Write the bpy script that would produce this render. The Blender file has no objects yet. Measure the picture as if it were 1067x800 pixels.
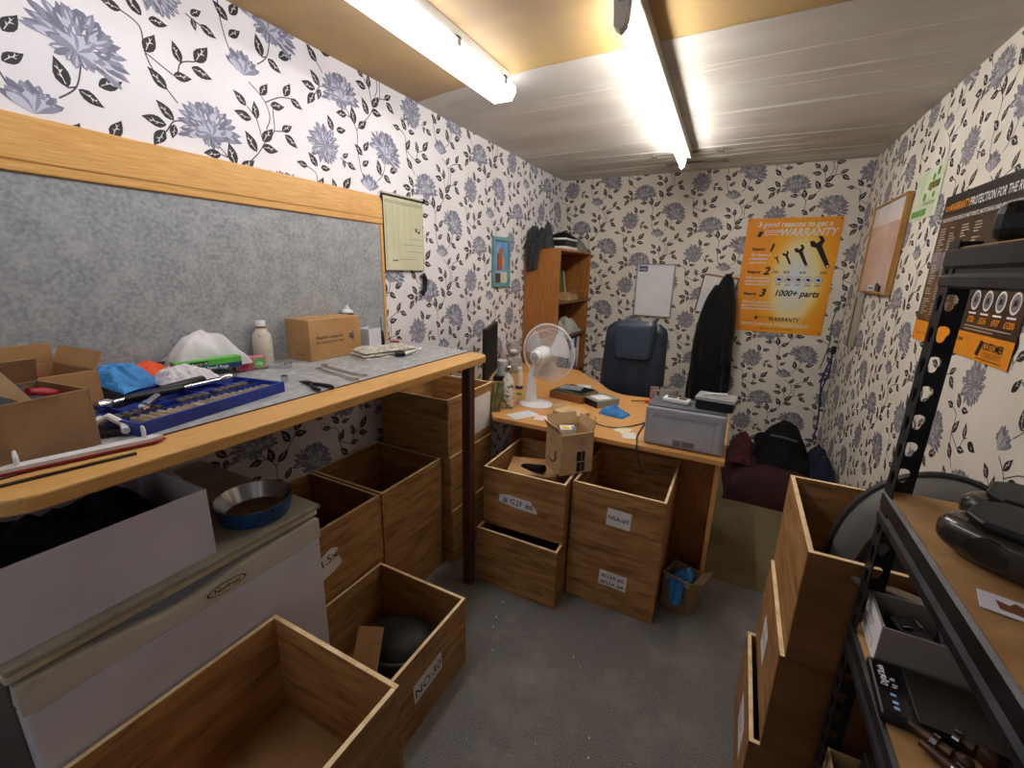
import bpy, bmesh, math, random
from mathutils import Vector, Matrix, noise
random.seed(7)
R = math.radians
col = bpy.context.scene.collection
scn = bpy.context.scene

# ------------------------------------------------------------------ colours and materials
def lin(h):
    if isinstance(h, (tuple, list)): return (*h[:3], 1)
    h = h.lstrip('#'); o = []
    for i in (0, 2, 4):
        c = int(h[i:i+2], 16)/255
        o.append(c/12.92 if c <= .04045 else ((c+.055)/1.055)**2.4)
    return (*o, 1)

_mc = {}
def M(name, c, rough=.6, metal=0, c2=None, scale=8, stretch=(1,1,1), detail=4, bump=0, bscale=None, emit=None, es=0,
      trans=0, alpha=1, lo=.35, hi=.65, c3=None, s3=3, lo3=.55, hi3=.75, coat=0, ior=1.45, rand=True, spec=.5, sheen=0):
    if name in _mc: return _mc[name]
    m = bpy.data.materials.new(name); m.use_nodes = True
    nt = m.node_tree; N = nt.nodes; L = nt.links
    b = N['Principled BSDF']
    b.inputs['Roughness'].default_value = rough; b.inputs['Metallic'].default_value = metal
    b.inputs['Specular IOR Level'].default_value = spec
    b.inputs['IOR'].default_value = ior
    if coat: b.inputs['Coat Weight'].default_value = coat
    if trans: b.inputs['Transmission Weight'].default_value = trans
    if alpha < 1: b.inputs['Alpha'].default_value = alpha
    if sheen: b.inputs['Sheen Weight'].default_value = sheen
    if emit: b.inputs['Emission Color'].default_value = lin(emit); b.inputs['Emission Strength'].default_value = es
    tc = N.new('ShaderNodeTexCoord'); mp = N.new('ShaderNodeMapping'); L.new(tc.outputs['Object'], mp.inputs['Vector'])
    mp.inputs['Scale'].default_value = stretch
    if rand:
        oi = N.new('ShaderNodeObjectInfo'); ml = N.new('ShaderNodeMath'); ml.operation = 'MULTIPLY'; ml.inputs[1].default_value = 37
        L.new(oi.outputs['Random'], ml.inputs[0]); L.new(ml.outputs[0], mp.inputs['Location'])
    no = N.new('ShaderNodeTexNoise'); no.inputs['Scale'].default_value = scale; no.inputs['Detail'].default_value = detail
    L.new(mp.outputs[0], no.inputs['Vector'])
    rp = N.new('ShaderNodeValToRGB'); rp.color_ramp.elements[0].position = lo; rp.color_ramp.elements[1].position = hi
    cc = lin(c); c2 = lin(c2) if c2 else tuple([x*.86 for x in cc[:3]]+[1])
    rp.color_ramp.elements[0].color = c2; rp.color_ramp.elements[1].color = cc
    L.new(no.outputs['Fac'], rp.inputs['Fac'])
    out = rp.outputs['Color']
    if c3:
        n3 = N.new('ShaderNodeTexNoise'); n3.inputs['Scale'].default_value = s3; n3.inputs['Detail'].default_value = 6; n3.inputs['Roughness'].default_value = .65
        L.new(mp.outputs[0] if rand else tc.outputs['Object'], n3.inputs['Vector'])
        r3 = N.new('ShaderNodeValToRGB'); r3.color_ramp.elements[0].position = lo3; r3.color_ramp.elements[1].position = hi3
        L.new(n3.outputs['Fac'], r3.inputs['Fac'])
        mx = N.new('ShaderNodeMixRGB'); L.new(r3.outputs['Color'], mx.inputs['Fac']); L.new(out, mx.inputs['Color1']); mx.inputs['Color2'].default_value = lin(c3)
        out = mx.outputs['Color']
    L.new(out, b.inputs['Base Color'])
    if bump:
        bn = N.new('ShaderNodeBump'); bn.inputs['Strength'].default_value = bump; bn.inputs['Distance'].default_value = .01
        src = no
        if bscale:
            src = N.new('ShaderNodeTexNoise'); src.inputs['Scale'].default_value = bscale; src.inputs['Detail'].default_value = 5
            L.new(mp.outputs[0], src.inputs['Vector'])
        L.new(src.outputs['Fac'], bn.inputs['Height']); L.new(bn.outputs[0], b.inputs['Normal'])
    _mc[name] = m
    return m

PLY = M('plywood', '#b98b57', .6, c2='#94683a', scale=5, stretch=(1,1,7), c3='#4a2d15', s3=7, lo3=.52, hi3=.78, bump=.05)
PLYX = M('plywood_dark_inside', '#a67b4a', .65, c2='#8a6236', scale=5, stretch=(1,1,6), c3='#4a2f18', s3=5, lo3=.5, hi3=.75)
EDGE = M('plywood_edge', '#f6dfb4', .6, c2='#e3c08a', scale=30)
PAPER = M('paper_white', '#f0eeee', .75, c2='#e2dfe0', scale=12)
INK = M('ink', '#3a3a44', .7)
CARD = M('cardboard', '#bf9464', .8, c2='#ae8354', scale=9, c3='#94683c', s3=4, lo3=.6, hi3=.8)
CARDL = M('cardboard_pale', '#cfae84', .8, c2='#bd9b70', scale=9)
BAMBOO = M('bamboo', '#e0b06c', .36, c2='#cc9650', scale=10, stretch=(40,1.2,40), detail=5, c3='#b37a35', s3=2.2, lo3=.55, hi3=.8, rand=False)
LAMIN = M('grey_laminate', '#a3a6a8', .42, c2='#84888b', scale=85, detail=12, c3='#b9bcbd', s3=14, lo3=.45, hi3=.9, rand=False)
LAMIN2 = M('grey_laminate_top', '#aeafaf', .4, c2='#8e9092', scale=40, detail=10, c3='#c6c6c4', s3=24, lo3=.52, hi3=.72, rand=False)
DESKW = M('desk_beech', '#dba667', .4, c2='#cc9454', scale=8, stretch=(2,14,14), rand=False)
DESKD = M('desk_panel', '#b87740', .5, c2='#a4652f', scale=8, stretch=(14,14,2), rand=False)
SAPELE = M('bookcase_wood', '#b87a3a', .45, c2='#8d5625', scale=9, stretch=(16,16,.7), rand=False, lo=.3, hi=.7)
BLACK = M('black_plastic', '#15151a', .4, c2='#0d0d10')
BLACKM = M('black_matt', '#111114', .8, c2='#09090b', spec=.2)
RACK = M('rack_grey', '#34343a', .38, metal=.5, c2='#1e1e22', scale=18)
WHITEP = M('white_plastic', '#ebebec', .35, c2='#dddde0')
CREAM = M('cream_plastic', '#d9d0b4', .45, c2='#c2b694', scale=12, c3='#8d7f60', s3=9, lo3=.58, hi3=.8)
FRZ = M('freezer_white', '#cfccd4', .35, c2='#c2bdc6', scale=5, c3='#8c7d70', s3=8, lo3=.70, hi3=.85)
STEEL = M('steel', '#c8c8ca', .22, metal=1, c2='#aaaaad')
CHROME = M('chrome', '#dcdcde', .12, metal=1)
DKSTEEL = M('dark_steel', '#55565a', .35, metal=.9, c2='#333438')
GREYP = M('grey_plastic', '#a9abb4', .45, c2='#9c9ea8')
BLUEP = M('blue_plastic', '#2b3f9c', .4, c2='#22347f')
BLUEF = M('blue_nitrile', '#3f94d8', .5, c2='#2a78c0', scale=20, bump=1, bscale=45)
ORANGE = M('orange_cloth', '#f2622a', .7, c2='#d94a18', bump=1, bscale=40)
RED = M('red_plastic', '#b3202c', .4, c2='#8d1520')
WHITEW = M('white_film', '#e4e0e4', .3, c2='#c9c4ca', scale=14, bump=1, bscale=45)
TAN = M('ceiling_tan', '#b99a72', .8)

# ------------------------------------------------------------------ mesh builder
class MB:
    def __init__(s): s.v = []; s.f = []; s.m = []; s.X = Matrix.Identity(4)
    def add(s, vs, fs, m=0):
        o = len(s.v); s.v += [s.X @ Vector(p) for p in vs]
        for i, f in enumerate(fs):
            s.f.append([o+k for k in f]); s.m.append(m[i] if isinstance(m, list) else m)
        return s
    def box(s, x0, y0, z0, x1, y1, z1, m=0, top=None):
        vs = [(x0,y0,z0),(x1,y0,z0),(x1,y1,z0),(x0,y1,z0),(x0,y0,z1),(x1,y0,z1),(x1,y1,z1),(x0,y1,z1)]
        fs = [(0,3,2,1),(4,5,6,7),(0,1,5,4),(1,2,6,5),(2,3,7,6),(3,0,4,7)]
        t = m if top is None else top
        return s.add(vs, fs, [m,t,m,m,m,m])
    def cb(s, c, d, m=0, rz=0, top=None, rx=0, ry=0):
        X = s.X.copy(); s.X = X @ Matrix.Translation(c) @ Matrix.Rotation(rz,4,'Z') @ Matrix.Rotation(ry,4,'Y') @ Matrix.Rotation(rx,4,'X')
        s.box(-d[0]/2,-d[1]/2,-d[2]/2,d[0]/2,d[1]/2,d[2]/2,m,top); s.X = X; return s
    def prism(s, poly, z0, z1, m=0, mt=None):
        n = len(poly); vs = [(x,y,z0) for x,y in poly]+[(x,y,z1) for x,y in poly]
        fs = [tuple(range(n))[::-1], tuple(range(n,2*n))]+[(i,(i+1)%n,n+(i+1)%n,n+i) for i in range(n)]
        return s.add(vs, fs, [m, m if mt is None else mt]+[m]*n)
    def tube(s, pts, r, n=8, m=0, cap=True):
        pts = [Vector(p) for p in pts]; rs = r if isinstance(r, (list,tuple)) else [r]*len(pts)
        vs = []; fs = []; up = None
        for i, p in enumerate(pts):
            d = (pts[min(i+1,len(pts)-1)]-pts[max(i-1,0)]).normalized()
            if up is None: up = d.orthogonal().normalized()
            else: up = (up-d*up.dot(d)); up = up.normalized() if up.length > 1e-6 else d.orthogonal().normalized()
            w = d.cross(up)
            for k in range(n):
                a = 2*math.pi*k/n; vs.append(p+(up*math.cos(a)+w*math.sin(a))*rs[i])
        for i in range(len(pts)-1):
            for k in range(n):
                fs.append((i*n+k, i*n+(k+1)%n, (i+1)*n+(k+1)%n, (i+1)*n+k))
        if cap: fs += [tuple(range(n))[::-1], tuple(range((len(pts)-1)*n, len(pts)*n))]
        return s.add(vs, fs, m)
    def lathe(s, prof, n=24, c=(0,0,0), m=0, sy=1, cap=True):
        vs = []; fs = []
        for r, z in prof:
            for k in range(n):
                a = 2*math.pi*k/n; vs.append((c[0]+r*math.cos(a), c[1]+r*math.sin(a)*sy, c[2]+z))
        for i in range(len(prof)-1):
            for k in range(n): fs.append((i*n+k, i*n+(k+1)%n, (i+1)*n+(k+1)%n, (i+1)*n+k))
        if cap: fs += [tuple(range(n))[::-1], tuple(range((len(prof)-1)*n, len(prof)*n))]
        mm = m
        if isinstance(m, list):
            mm = []
            for i in range(len(prof)-1): mm += [m[i]]*n
            mm += [m[0], m[-1]] if cap else []
        return s.add(vs, fs, mm)
    def grid(s, fn, nu, nv, m=0, wrap=False):
        vs = [fn(i/nu, j/nv) for j in range(nv+1) for i in range(nu+1)]; w = nu+1
        fs = [(j*w+i, j*w+i+1, (j+1)*w+i+1, (j+1)*w+i) for j in range(nv) for i in range(nu)]
        return s.add(vs, fs, m)
    def poly(s, pts, m=0): return s.add(pts, [tuple(range(len(pts)))], m)
    def build(s, name, mats, parent=None, loc=None, bevel=0, smooth=False, rot=None, seg=2, sub=0, solid=0):
        me = bpy.data.meshes.new(name); me.from_pydata([tuple(v) for v in s.v], [], s.f)
        if not isinstance(mats, (list,tuple)): mats = [mats]
        for q in mats: me.materials.append(q)
        for p, k in zip(me.polygons, s.m): p.material_index = k
        me.update(); bm = bmesh.new(); bm.from_mesh(me)
        if not getattr(s, 'flat', False):
            bmesh.ops.recalc_face_normals(bm, faces=bm.faces)
        bm.to_mesh(me); bm.free()
        if smooth:
            me.shade_smooth()
            try: me.set_sharp_from_angle(angle=R(40))
            except Exception: pass
        o = bpy.data.objects.new(name, me); col.objects.link(o)
        if parent: o.parent = parent
        if loc is not None: o.location = loc
        if rot is not None: o.rotation_euler = rot
        if sub:
            q = o.modifiers.new('s','SUBSURF'); q.levels = sub; q.render_levels = sub
        if solid:
            q = o.modifiers.new('t','SOLIDIFY'); q.thickness = solid
        if bevel:
            q = o.modifiers.new('b','BEVEL'); q.width = bevel; q.segments = seg; q.limit_method = 'ANGLE'; q.angle_limit = R(40)
        return o

def thing(name, label, cat, loc=(0,0,0), rz=0, group=None):
    o = bpy.data.objects.new(name, None); col.objects.link(o); o.empty_display_size = .05
    o.location = loc; o.rotation_euler = (0,0,rz); o['label'] = label; o['category'] = cat
    if group: o['group'] = group
    return o
def tag(o, label, cat, group=None, kind=None):
    o['label'] = label; o['category'] = cat
    if group: o['group'] = group
    if kind: o['kind'] = kind
    return o
def struct(o): o['kind'] = 'structure'; return o

def FM(o, x, y):   # frame matrix: local x,y in plane, z normal
    x = Vector(x).normalized(); y = Vector(y).normalized(); z = x.cross(y)
    m = Matrix((x,y,z)).transposed().to_4x4(); m.translation = Vector(o); return m
BACK = lambda x, z, y=4.2: FM((x,y,z), (1,0,0), (0,0,1))
LEFT = lambda y, z, x=-1.65: FM((x,y,z), (0,1,0), (0,0,1))
RIGHT = lambda y, z, x=.73: FM((x,y,z), (0,-1,0), (0,0,1))

def text(mb, s, size, x, y, z=.0006, m=0, bold=0, shear=0, align='LEFT', rot=0, sx=1):
    cu = bpy.data.curves.new('t','FONT'); cu.body = s; cu.size = size; cu.offset = bold; cu.shear = shear; cu.align_x = align
    cu.resolution_u = 2
    ob = bpy.data.objects.new('t', cu); col.objects.link(ob)
    dg = bpy.context.evaluated_depsgraph_get(); dg.update()
    me = bpy.data.meshes.new_from_object(ob.evaluated_get(dg))
    X = Matrix.Translation((x,y,z)) @ Matrix.Rotation(rot,4,'Z') @ Matrix.Diagonal((sx,1,1,1))
    mb.add([X @ v.co for v in me.vertices], [tuple(p.vertices) for p in me.polygons], m)
    bpy.data.objects.remove(ob); bpy.data.curves.remove(cu); bpy.data.meshes.remove(me)

def rect(mb, x0, y0, x1, y1, m=0, z=.0004): mb.poly([(x0,y0,z),(x1,y0,z),(x1,y1,z),(x0,y1,z)], m)
def disc(mb, x, y, r, m=0, z=.0006, n=20, ry=None, tilt=0):
    ry = ry or r; ca, sa = math.cos(tilt), math.sin(tilt)
    p = []
    for k in range(n):
        a = 2*math.pi*k/n; u, v = r*math.cos(a), ry*math.sin(a); p.append((x+u*ca-v*sa, y+u*sa+v*ca, z))
    mb.poly(p, m)

# ------------------------------------------------------------------ camera
cam = bpy.data.cameras.new('camera'); co = bpy.data.objects.new('camera', cam); col.objects.link(co)
yaw, pit, rol = R(27.2), R(14.6), R(1.3)
fw = Vector((-math.sin(yaw)*math.cos(pit), math.cos(yaw)*math.cos(pit), -math.sin(pit)))
rt = Vector((math.cos(yaw), math.sin(yaw), 0)); up = rt.cross(fw)
rt2 = rt*math.cos(rol)+up*math.sin(rol); up2 = -rt*math.sin(rol)+up*math.cos(rol)
mw = Matrix((rt2, up2, -fw)).transposed().to_4x4(); mw.translation = (0,0,1.5); co.matrix_world = mw
cam.sensor_width = 36; cam.lens = 450/1067*36; cam.clip_start = .02
scn.camera = co

# ------------------------------------------------------------------ room
XL, XR, YB, YF, H = -1.65, .73, 4.2, -1.3, 2.35
WP = [M('wallpaper_ground', '#e9e6e9', .62, c2='#dfdbde', scale=3, c3='#cfc8c4', s3=2.3, lo3=.6, hi3=.85, rand=False),
      M('petal_dark', '#76768a', .6, rand=False), M('petal_mid', '#8e8ea2', .6, rand=False), M('petal_light', '#bfc1d2', .6, rand=False),
      M('leaf_black', '#2a2528', .6, rand=False), M('leaf_vein', '#dcd6d6', .6, rand=False), M('stem', '#4a4448', .6, rand=False)]
LV = [(0.002,0.219,-0.036,0.26),(-0.021,0.201,-0.079,0.207),(-0.029,0.184,-0.061,0.138),(0.002,0.208,-0.009,0.169),(0.135,0.152,0.083,0.145),(0.18,0.127,0.166,0.19),(0.2,0.118,0.247,0.154),(0.216,0.007,0.175,0.042),(0.225,0.029,0.255,0.071),(0.212,-0.038,0.25,-0.01),(0.266,0.189,0.233,0.245),(0.289,0.212,0.347,0.211),(0.295,0.231,0.335,0.28),(0.28,0.301,0.276,0.353),(0.26,0.295,0.204,0.304),(0.246,0.334,0.208,0.367),(0.378,0.288,0.419,0.314),(0.389,0.278,0.436,0.245),(0.326,-0.057,0.311,0.004),(0.394,-0.031,0.446,-0.004),(0.348,-0.053,0.394,-0.08),(0.305,-0.184,0.333,-0.142),(0.34,-0.207,0.393,-0.196),(0.402,-0.157,0.429,-0.11),(0.428,-0.157,0.474,-0.178),(0.097,-0.028,0.127,-0.006),(0.1,-0.035,0.106,-0.066),(0.122,-0.044,0.165,-0.062),(0.054,0.067,0.032,0.118),(0.072,0.074,0.12,0.087),(-0.09,-0.1,-0.135,-0.094),(-0.041,-0.092,-0.078,-0.05),(-0.025,-0.093,0.02,-0.089),(-0.048,-0.185,-0.019,-0.134),(0.047,-0.178,0.032,-0.129),(0.09,-0.159,0.131,-0.107),(0.077,-0.179,0.132,-0.191),(0.02,-0.221,0.068,-0.214),(-0.004,-0.268,-0.044,-0.226)]
ST = [[(-0.061,0.138),(-0.023,0.184),(0.002,0.217),(0.039,0.226)],[(0.113,0.194),(0.159,0.147),(0.19,0.101),(0.188,0.028),(0.197,-0.04),(0.214,-0.091)],[(0.135,0.152),(0.159,0.147)],[(0.19,0.101),(0.2,0.118),(0.265,0.179),(0.304,0.231),(0.345,0.279),(0.348,0.338),(0.354,0.379)],[(0.345,0.279),(0.384,0.287)],[(0.366,0.017),(0.345,-0.049),(0.304,-0.088)],[(0.345,-0.049),(0.326,-0.057)],[(0.265,-0.155),(0.316,-0.196),(0.333,-0.247),(0.314,-0.294)],[(0.322,-0.202),(0.381,-0.168),(0.428,-0.157)],[(0.28,0.301),(0.295,0.231)],[(0.248,0.334),(0.28,0.301)],[(0.082,-0.031),(0.103,-0.04),(0.125,-0.046)],[(0.054,0.067),(0.045,0.039)],[(-0.093,-0.1),(-0.051,-0.122),(-0.048,-0.185),(-0.028,-0.235),(0.021,-0.297)],[(-0.045,-0.187),(0.02,-0.221)],[(0.032,-0.223),(0.047,-0.178),(0.09,-0.159)]]
def petal(x, y, a, ln, w, bend=0):
    p = []
    prof = [(0,.25),(.3,.75),(.6,1),(.85,.75)]
    c, s_ = math.cos(a), math.sin(a)
    def P(t, q):
        b = bend*t*t*ln; u = t*ln; v = q*w/2+b; return (x+u*c-v*s_, y+u*s_+v*c)
    for t, q in prof: p.append(P(t,-q))
    p.append(P(1,0))
    for t, q in reversed(prof): p.append(P(t,q))
    return p
def catmull(pts, k=5):
    o = []
    for i in range(len(pts)-1):
        p0 = pts[max(i-1,0)]; p1 = pts[i]; p2 = pts[i+1]; p3 = pts[min(i+2,len(pts)-1)]
        for j in range(k):
            t = j/k
            o.append(tuple(.5*((2*p1[d])+(-p0[d]+p2[d])*t+(2*p0[d]-5*p1[d]+4*p2[d]-p3[d])*t*t+(-p0[d]+3*p1[d]-3*p2[d]+p3[d])*t**3) for d in range(len(p1))))
    o.append(tuple(pts[-1])); return o
def motif():
    rnd = random.Random(3); out = []   # (poly, mat, height)
    for st in ST:
        q = catmull(st, 5); w = .0019
        for i in range(len(q)-1):
            (x0,y0),(x1,y1) = q[i], q[i+1]; d = math.hypot(x1-x0, y1-y0) or 1; nx, ny = -(y1-y0)/d*w, (x1-x0)/d*w
            out.append(([(x0+nx,y0+ny),(x0-nx,y0-ny),(x1-nx,y1-ny),(x1+nx,y1+ny)], 6, .0004))
    for k, (bx,by,tx,ty) in enumerate(LV):
        a = math.atan2(ty-by, tx-bx); ln = math.hypot(tx-bx, ty-by)*1.12; w = ln*.5
        c, s_ = math.cos(a), math.sin(a); P = lambda t, q: (bx+t*ln*c-q*w*s_/2, by+t*ln*s_+q*w*c/2)
        out.append(([P(0,0),P(.12,-.55),P(.3,-.95),P(.5,-1),P(.7,-.72),P(.87,-.35),P(1,0),P(.85,.22),P(.68,.6),P(.48,.92),P(.28,.95),P(.1,.5)], 4, .0005))
        out.append(([P(.1,-.06),P(.5,.04),P(.82,.0),P(.5,.16),P(.12,.06)], 5, .0007))
        for t0, sg in ((.3,1),(.45,-1),(.55,1)):
            out.append(([P(t0,.08),P(t0+.14,sg*.5),P(t0+.1,.06)], 5, .0007))
    def flower(cx, cy, kind, sc=1, tilt=0):
        h = [.0006]
        def pt(x, y, a, ln, w, mt, b=0):
            h[0] += .000006
            ct, s2 = math.cos(tilt), math.sin(tilt); q = [(cx+(u*ct-v*s2)*sc, cy+(u*s2+v*ct)*sc) for u, v in petal(x,y,a,ln,w,b)]
            out.append((q, mt, h[0]))
            if mt != 3 and rnd.random() < .8:
                q = [(cx+(u*ct-v*s2)*sc, cy+(u*s2+v*ct)*sc) for u, v in petal(x+math.cos(a)*ln*.35,y+math.sin(a)*ln*.35,a+.03,ln*.55,w*.28,b)]
                h[0] += .000003; out.append((q, 3 if rnd.random() < .7 else 5, h[0]))
        bw = {'R':.060,'D':.058,'L':.066,'b':.03}[kind]
        blob = []
        for k in range(28):
            a = 2*math.pi*k/28; q = bw*(1+.14*math.sin(k*2.4)); bx, by = q*math.cos(a), q*math.sin(a)*(1 if kind=='R' else .72)+(0 if kind=='R' else (.012 if kind!='b' else .015))
            ct, s2 = math.cos(tilt), math.sin(tilt); blob.append((cx+(bx*ct-by*s2)*sc, cy+(bx*s2+by*ct)*sc))
        out.append((blob, 1, .00055))
        if kind == 'R':
            for n, r0, r1, w, ms in ((26,.02,.080,.017,(1,2)),(22,.015,.064,.016,(2,1,2)),(18,.01,.048,.014,(2,3,1)),(13,.005,.034,.013,(2,1)),(8,0,.019,.010,(1,2))):
                o0 = rnd.random()
                for k in range(n):
                    a = 2*math.pi*(k+o0)/n+rnd.uniform(-.06,.06); r = r1*rnd.uniform(.85,1.08)
                    pt(math.cos(a)*r0, math.sin(a)*r0, a, r-r0, w, ms[k % len(ms)], rnd.uniform(-.2,.2))
        else:
            wd = {'D':1,'L':1.12,'b':.62}[kind]
            if kind != 'b':
                for k in range(9): # drooping lower petals
                    a = R(180+20+k*17.5); pt(0,-.035*wd, a+rnd.uniform(-.1,.1), .052*wd*rnd.uniform(.8,1.1), .018, (1,2)[k%2])
            rows = ((15,.105,0,(1,2)),(13,.092,-.01,(2,1)),(11,.078,-.018,(2,3,1)),(9,.06,-.02,(1,2)),(7,.045,-.025,(2,3)))
            if kind == 'b': rows = ((9,.115,0,(1,2)),(8,.10,0,(2,1)),(6,.08,0,(2,3)))
            for n, ln, dy, ms in rows:
                for k in range(n):
                    f = (k+.5)/n; spread = 190 if kind != 'b' else 105
                    a = R(90-spread/2+spread*f)+rnd.uniform(-.05,.05)
                    order = abs(f-.5)
                    l2 = ln*wd*rnd.uniform(.88,1.08)*((1-.1*(1-2*order)) if kind != 'b' else (1+.15*(1-2*order)))
                    pt(0,(-.035+dy*.3)*wd, a, l2, .023 if kind != 'b' else .024, ms[k % len(ms)], (.25 if f < .5 else -.25)*-1*(2*order))
    flower(0,0,'R'); flower(.105,.245,'D',.98,.12); flower(.38,.08,'L',.97,-.45); flower(.248,-.118,'b',.95,-.1)
    return out
MOT = motif()
def clip(poly, x0, x1, y0, y1):
    for ax, lim, sg in ((0,x0,1),(0,x1,-1),(1,y0,1),(1,y1,-1)):
        out = []; n = len(poly)
        for i in range(n):
            a, b = poly[i], poly[(i+1)%n]; da, db = sg*(a[ax]-lim), sg*(b[ax]-lim)
            if da >= 0: out.append(a)
            if da*db < 0:
                t = da/(da-db); out.append((a[0]+(b[0]-a[0])*t, a[1]+(b[1]-a[1])*t))
        poly = out
        if len(poly) < 3: return None
    return poly
WP2 = [M('wallpaper_ground_warm', '#e8e2d8', .62, c2='#dcd5ca', scale=3, c3='#cdc5b8', s3=2.3, lo3=.6, hi3=.85, rand=False),
      M('petal_dark_warm', '#75727c', .6, rand=False), M('petal_mid_warm', '#8b8891', .6, rand=False), M('petal_light_warm', '#b5b2b8', .6, rand=False)]+WP[4:]
def wallpaper(name, X, u0, u1, r0, vlim=(0,H), th=.05, blank=(), mats=None):
    mb = MB(); mb.X = X
    mb.box(u0,vlim[0],-th,u1,vlim[1],0,0)
    a = (.57,-.285); P = .57
    for i in range(-14, 15):
        for j in range(-14, 15):
            ox = r0[0]+a[0]*i; oy = r0[1]+a[1]*i+P*j
            if ox < u0-.6 or ox > u1+.3 or oy < -.5 or oy > H+.5: continue
            for q, m, h in MOT:
                cx = sum(p[0] for p in q)/len(q)+ox; cy = sum(p[1] for p in q)/len(q)+oy
                if any(bx0 < cx < bx1 and by0 < cy < by1 for bx0,by0,bx1,by1 in blank): continue
                pp = clip([(p[0]+ox, p[1]+oy) for p in q], u0, u1, vlim[0], vlim[1])
                if pp: mb.poly([(p[0],p[1],h) for p in pp], m)
    mb.flat = True
    return struct(mb.build(name, mats or WP))
wallpaper('wall_left', FM((XL,0,0),(0,1,0),(0,0,1)), YF, YB, (1.42,2.0), blank=((YF,0,.75,1.8),(.75,1.16,1.69,1.68)))
wallpaper('wall_back', FM((0,YB,0),(1,0,0),(0,0,1)), XL, XR, (-.986,1.965), mats=WP2)
wallpaper('wall_right', FM((XR,0,0),(0,-1,0),(0,0,1)), -YB, -.3, (-1.96,1.165), blank=((-2.55,1.28,-1.85,1.8),(-1.9,.98,-1.72,1.25)), mats=WP2)
w = MB(); w.box(XR,YF,0,XR+.05,.3,H); struct(w.build('wall_right.001', WP[0]))
w = MB(); w.box(XL,YF-.05,0,XR,YF,H); struct(w.build('wall_front', M('front_wall_paint','#8d8a88',.8)))

def floor_mat():
    m = M('carpet_grey', '#85827f', .95, c2='#5f5d5c', scale=220, detail=3, c3='#95918b', s3=3, lo3=.5, hi3=.8, bump=.4, rand=False, spec=.15)
    return m
f = MB(); f.box(XL-.05,YF-.05,-.06,XR+.05,YB+.05,0); struct(f.build('floor', floor_mat()))
f = MB(); f.box(-1.1,2.175,.0002,XR-.005,YB-.01,.005)
tag(f.build('floor_mat', M('olive_carpet', '#7e745a', .95, c2='#665d45', scale=180, bump=.4, rand=False, spec=.1, c3='#5a5038', s3=2.5, lo3=.5, hi3=.8)),
    'olive brown carpet offcut laid over the grey carpet beyond the desk', 'carpet')
# ceiling: front sheet yellow with tan for the tint of the lights, rear lining paper
c = MB(); c.box(XL-.05,YF-.05,H,XR+.05,YB+.05,H+.05)
ct = M('ceiling_yellow', '#c8a86c', .7, c2='#bd9a60', scale=1.2, c3='#ab9172', s3=.9, lo3=.36, hi3=.58, rand=False, bump=.15, bscale=3)  # tan mixed into the yellow takes up the tint of the differing lights
struct(c.build('ceiling', ct))
cl = M('lining_paper', '#d2cec8', .75, c2='#c0bab3', scale=1.6, stretch=(.5,2.5,1), rand=False, c3='#a79f97', s3=1.4, lo3=.5, hi3=.8, bump=.25, bscale=4)
c = MB()
def edgey(x): return 1.93+.10*((x+.5)/1.1)**2*(1 if x < -.5 else -.15)
nx = 24; top = []
for i in range(nx+1):
    x = XL+(XR-XL)*i/nx; top.append((x, edgey(x)))
pl = top+[(XR,YB),(XL,YB)]
c.prism(pl[::-1], H-.004, H+.001, 0)
# long creases in the paper
rr = random.Random(5)
for k in range(26):
    y = rr.uniform(2.15,4.1); x0 = rr.uniform(XL,.1); ln = rr.uniform(.5,1.6); x1 = min(x0+ln, XR-.02); s_ = rr.uniform(-.03,.03); a = rr.uniform(.0015,.004)
    pts = [(x0+(x1-x0)*t/10, y+s_*t/10+.012*noise.noise((t*.4,k,0)), H-.004) for t in range(11)]
    c.tube(pts, [a*math.sin(math.pi*(.05+.9*t/10)) for t in range(11)], 5, 1)
struct(c.build('ceiling_panel', [cl, M('crease_white', '#dcd8d2', .7)], smooth=True))

# ------------------------------------------------------------------ ceiling lights
def emis(name, c, s):
    m = bpy.data.materials.new(name); m.use_nodes = True; nt = m.node_tree; nt.nodes.remove(nt.nodes['Principled BSDF'])
    e = nt.nodes.new('ShaderNodeEmission'); e.inputs['Color'].default_value = lin(c); e.inputs['Strength'].default_value = s
    nt.links.new(e.outputs[0], nt.nodes['Material Output'].inputs['Surface']); return m
t = thing('ceiling_light', 'white strip light with a glowing angular diffuser over the workbench', 'ceiling light', (-1.08,1.0,H))
b = MB(); b.box(-.045,-.95,-.055,.045,.93,-.0005); b.build('housing', M('light_housing','#b9b4ac',.5), t, bevel=.004)
b = MB(); prof = [(-.06,-.05),(-.062,-.075),(-.045,-.105),(.045,-.105),(.062,-.075),(.06,-.05)]
vs = [(x,-.96,z) for x,z in prof]+[(x,.95,z) for x,z in prof]; n = 6
b.add(vs, [tuple(range(6)), tuple(range(11,5,-1))]+[(i,(i+1)%n,n+(i+1)%n,n+i) for i in range(n)])
b.build('diffuser', emis('tube_glow_a','#f6f7fd',10.5), t)
for y in (-.4,.15,.5,.85):
    b = MB(); b.box(.060,y-.012,-.075,.067,y+.012,-.045); b.box(.045,y-.012,-.05,.067,y+.012,-.043); b.build('clip', STEEL, t)
t = thing('ceiling_light', 'bare fluorescent tube on a narrow batten, above the desk end of the room', 'ceiling light', (-.447,2.53,H), R(1.5))
b = MB(); b.box(-.03,-1.02,-.055,.035,1.02,-.0045); b.build('batten', M('batten_metal','#a8a297',.45), t, bevel=.004)
b = MB(); b.tube([(-.02,-.95,-.095),(-.02,.97,-.095)], .0165, 16); b.build('tube', emis('tube_glow_b','#fffaf0',42), t, smooth=True)
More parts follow.
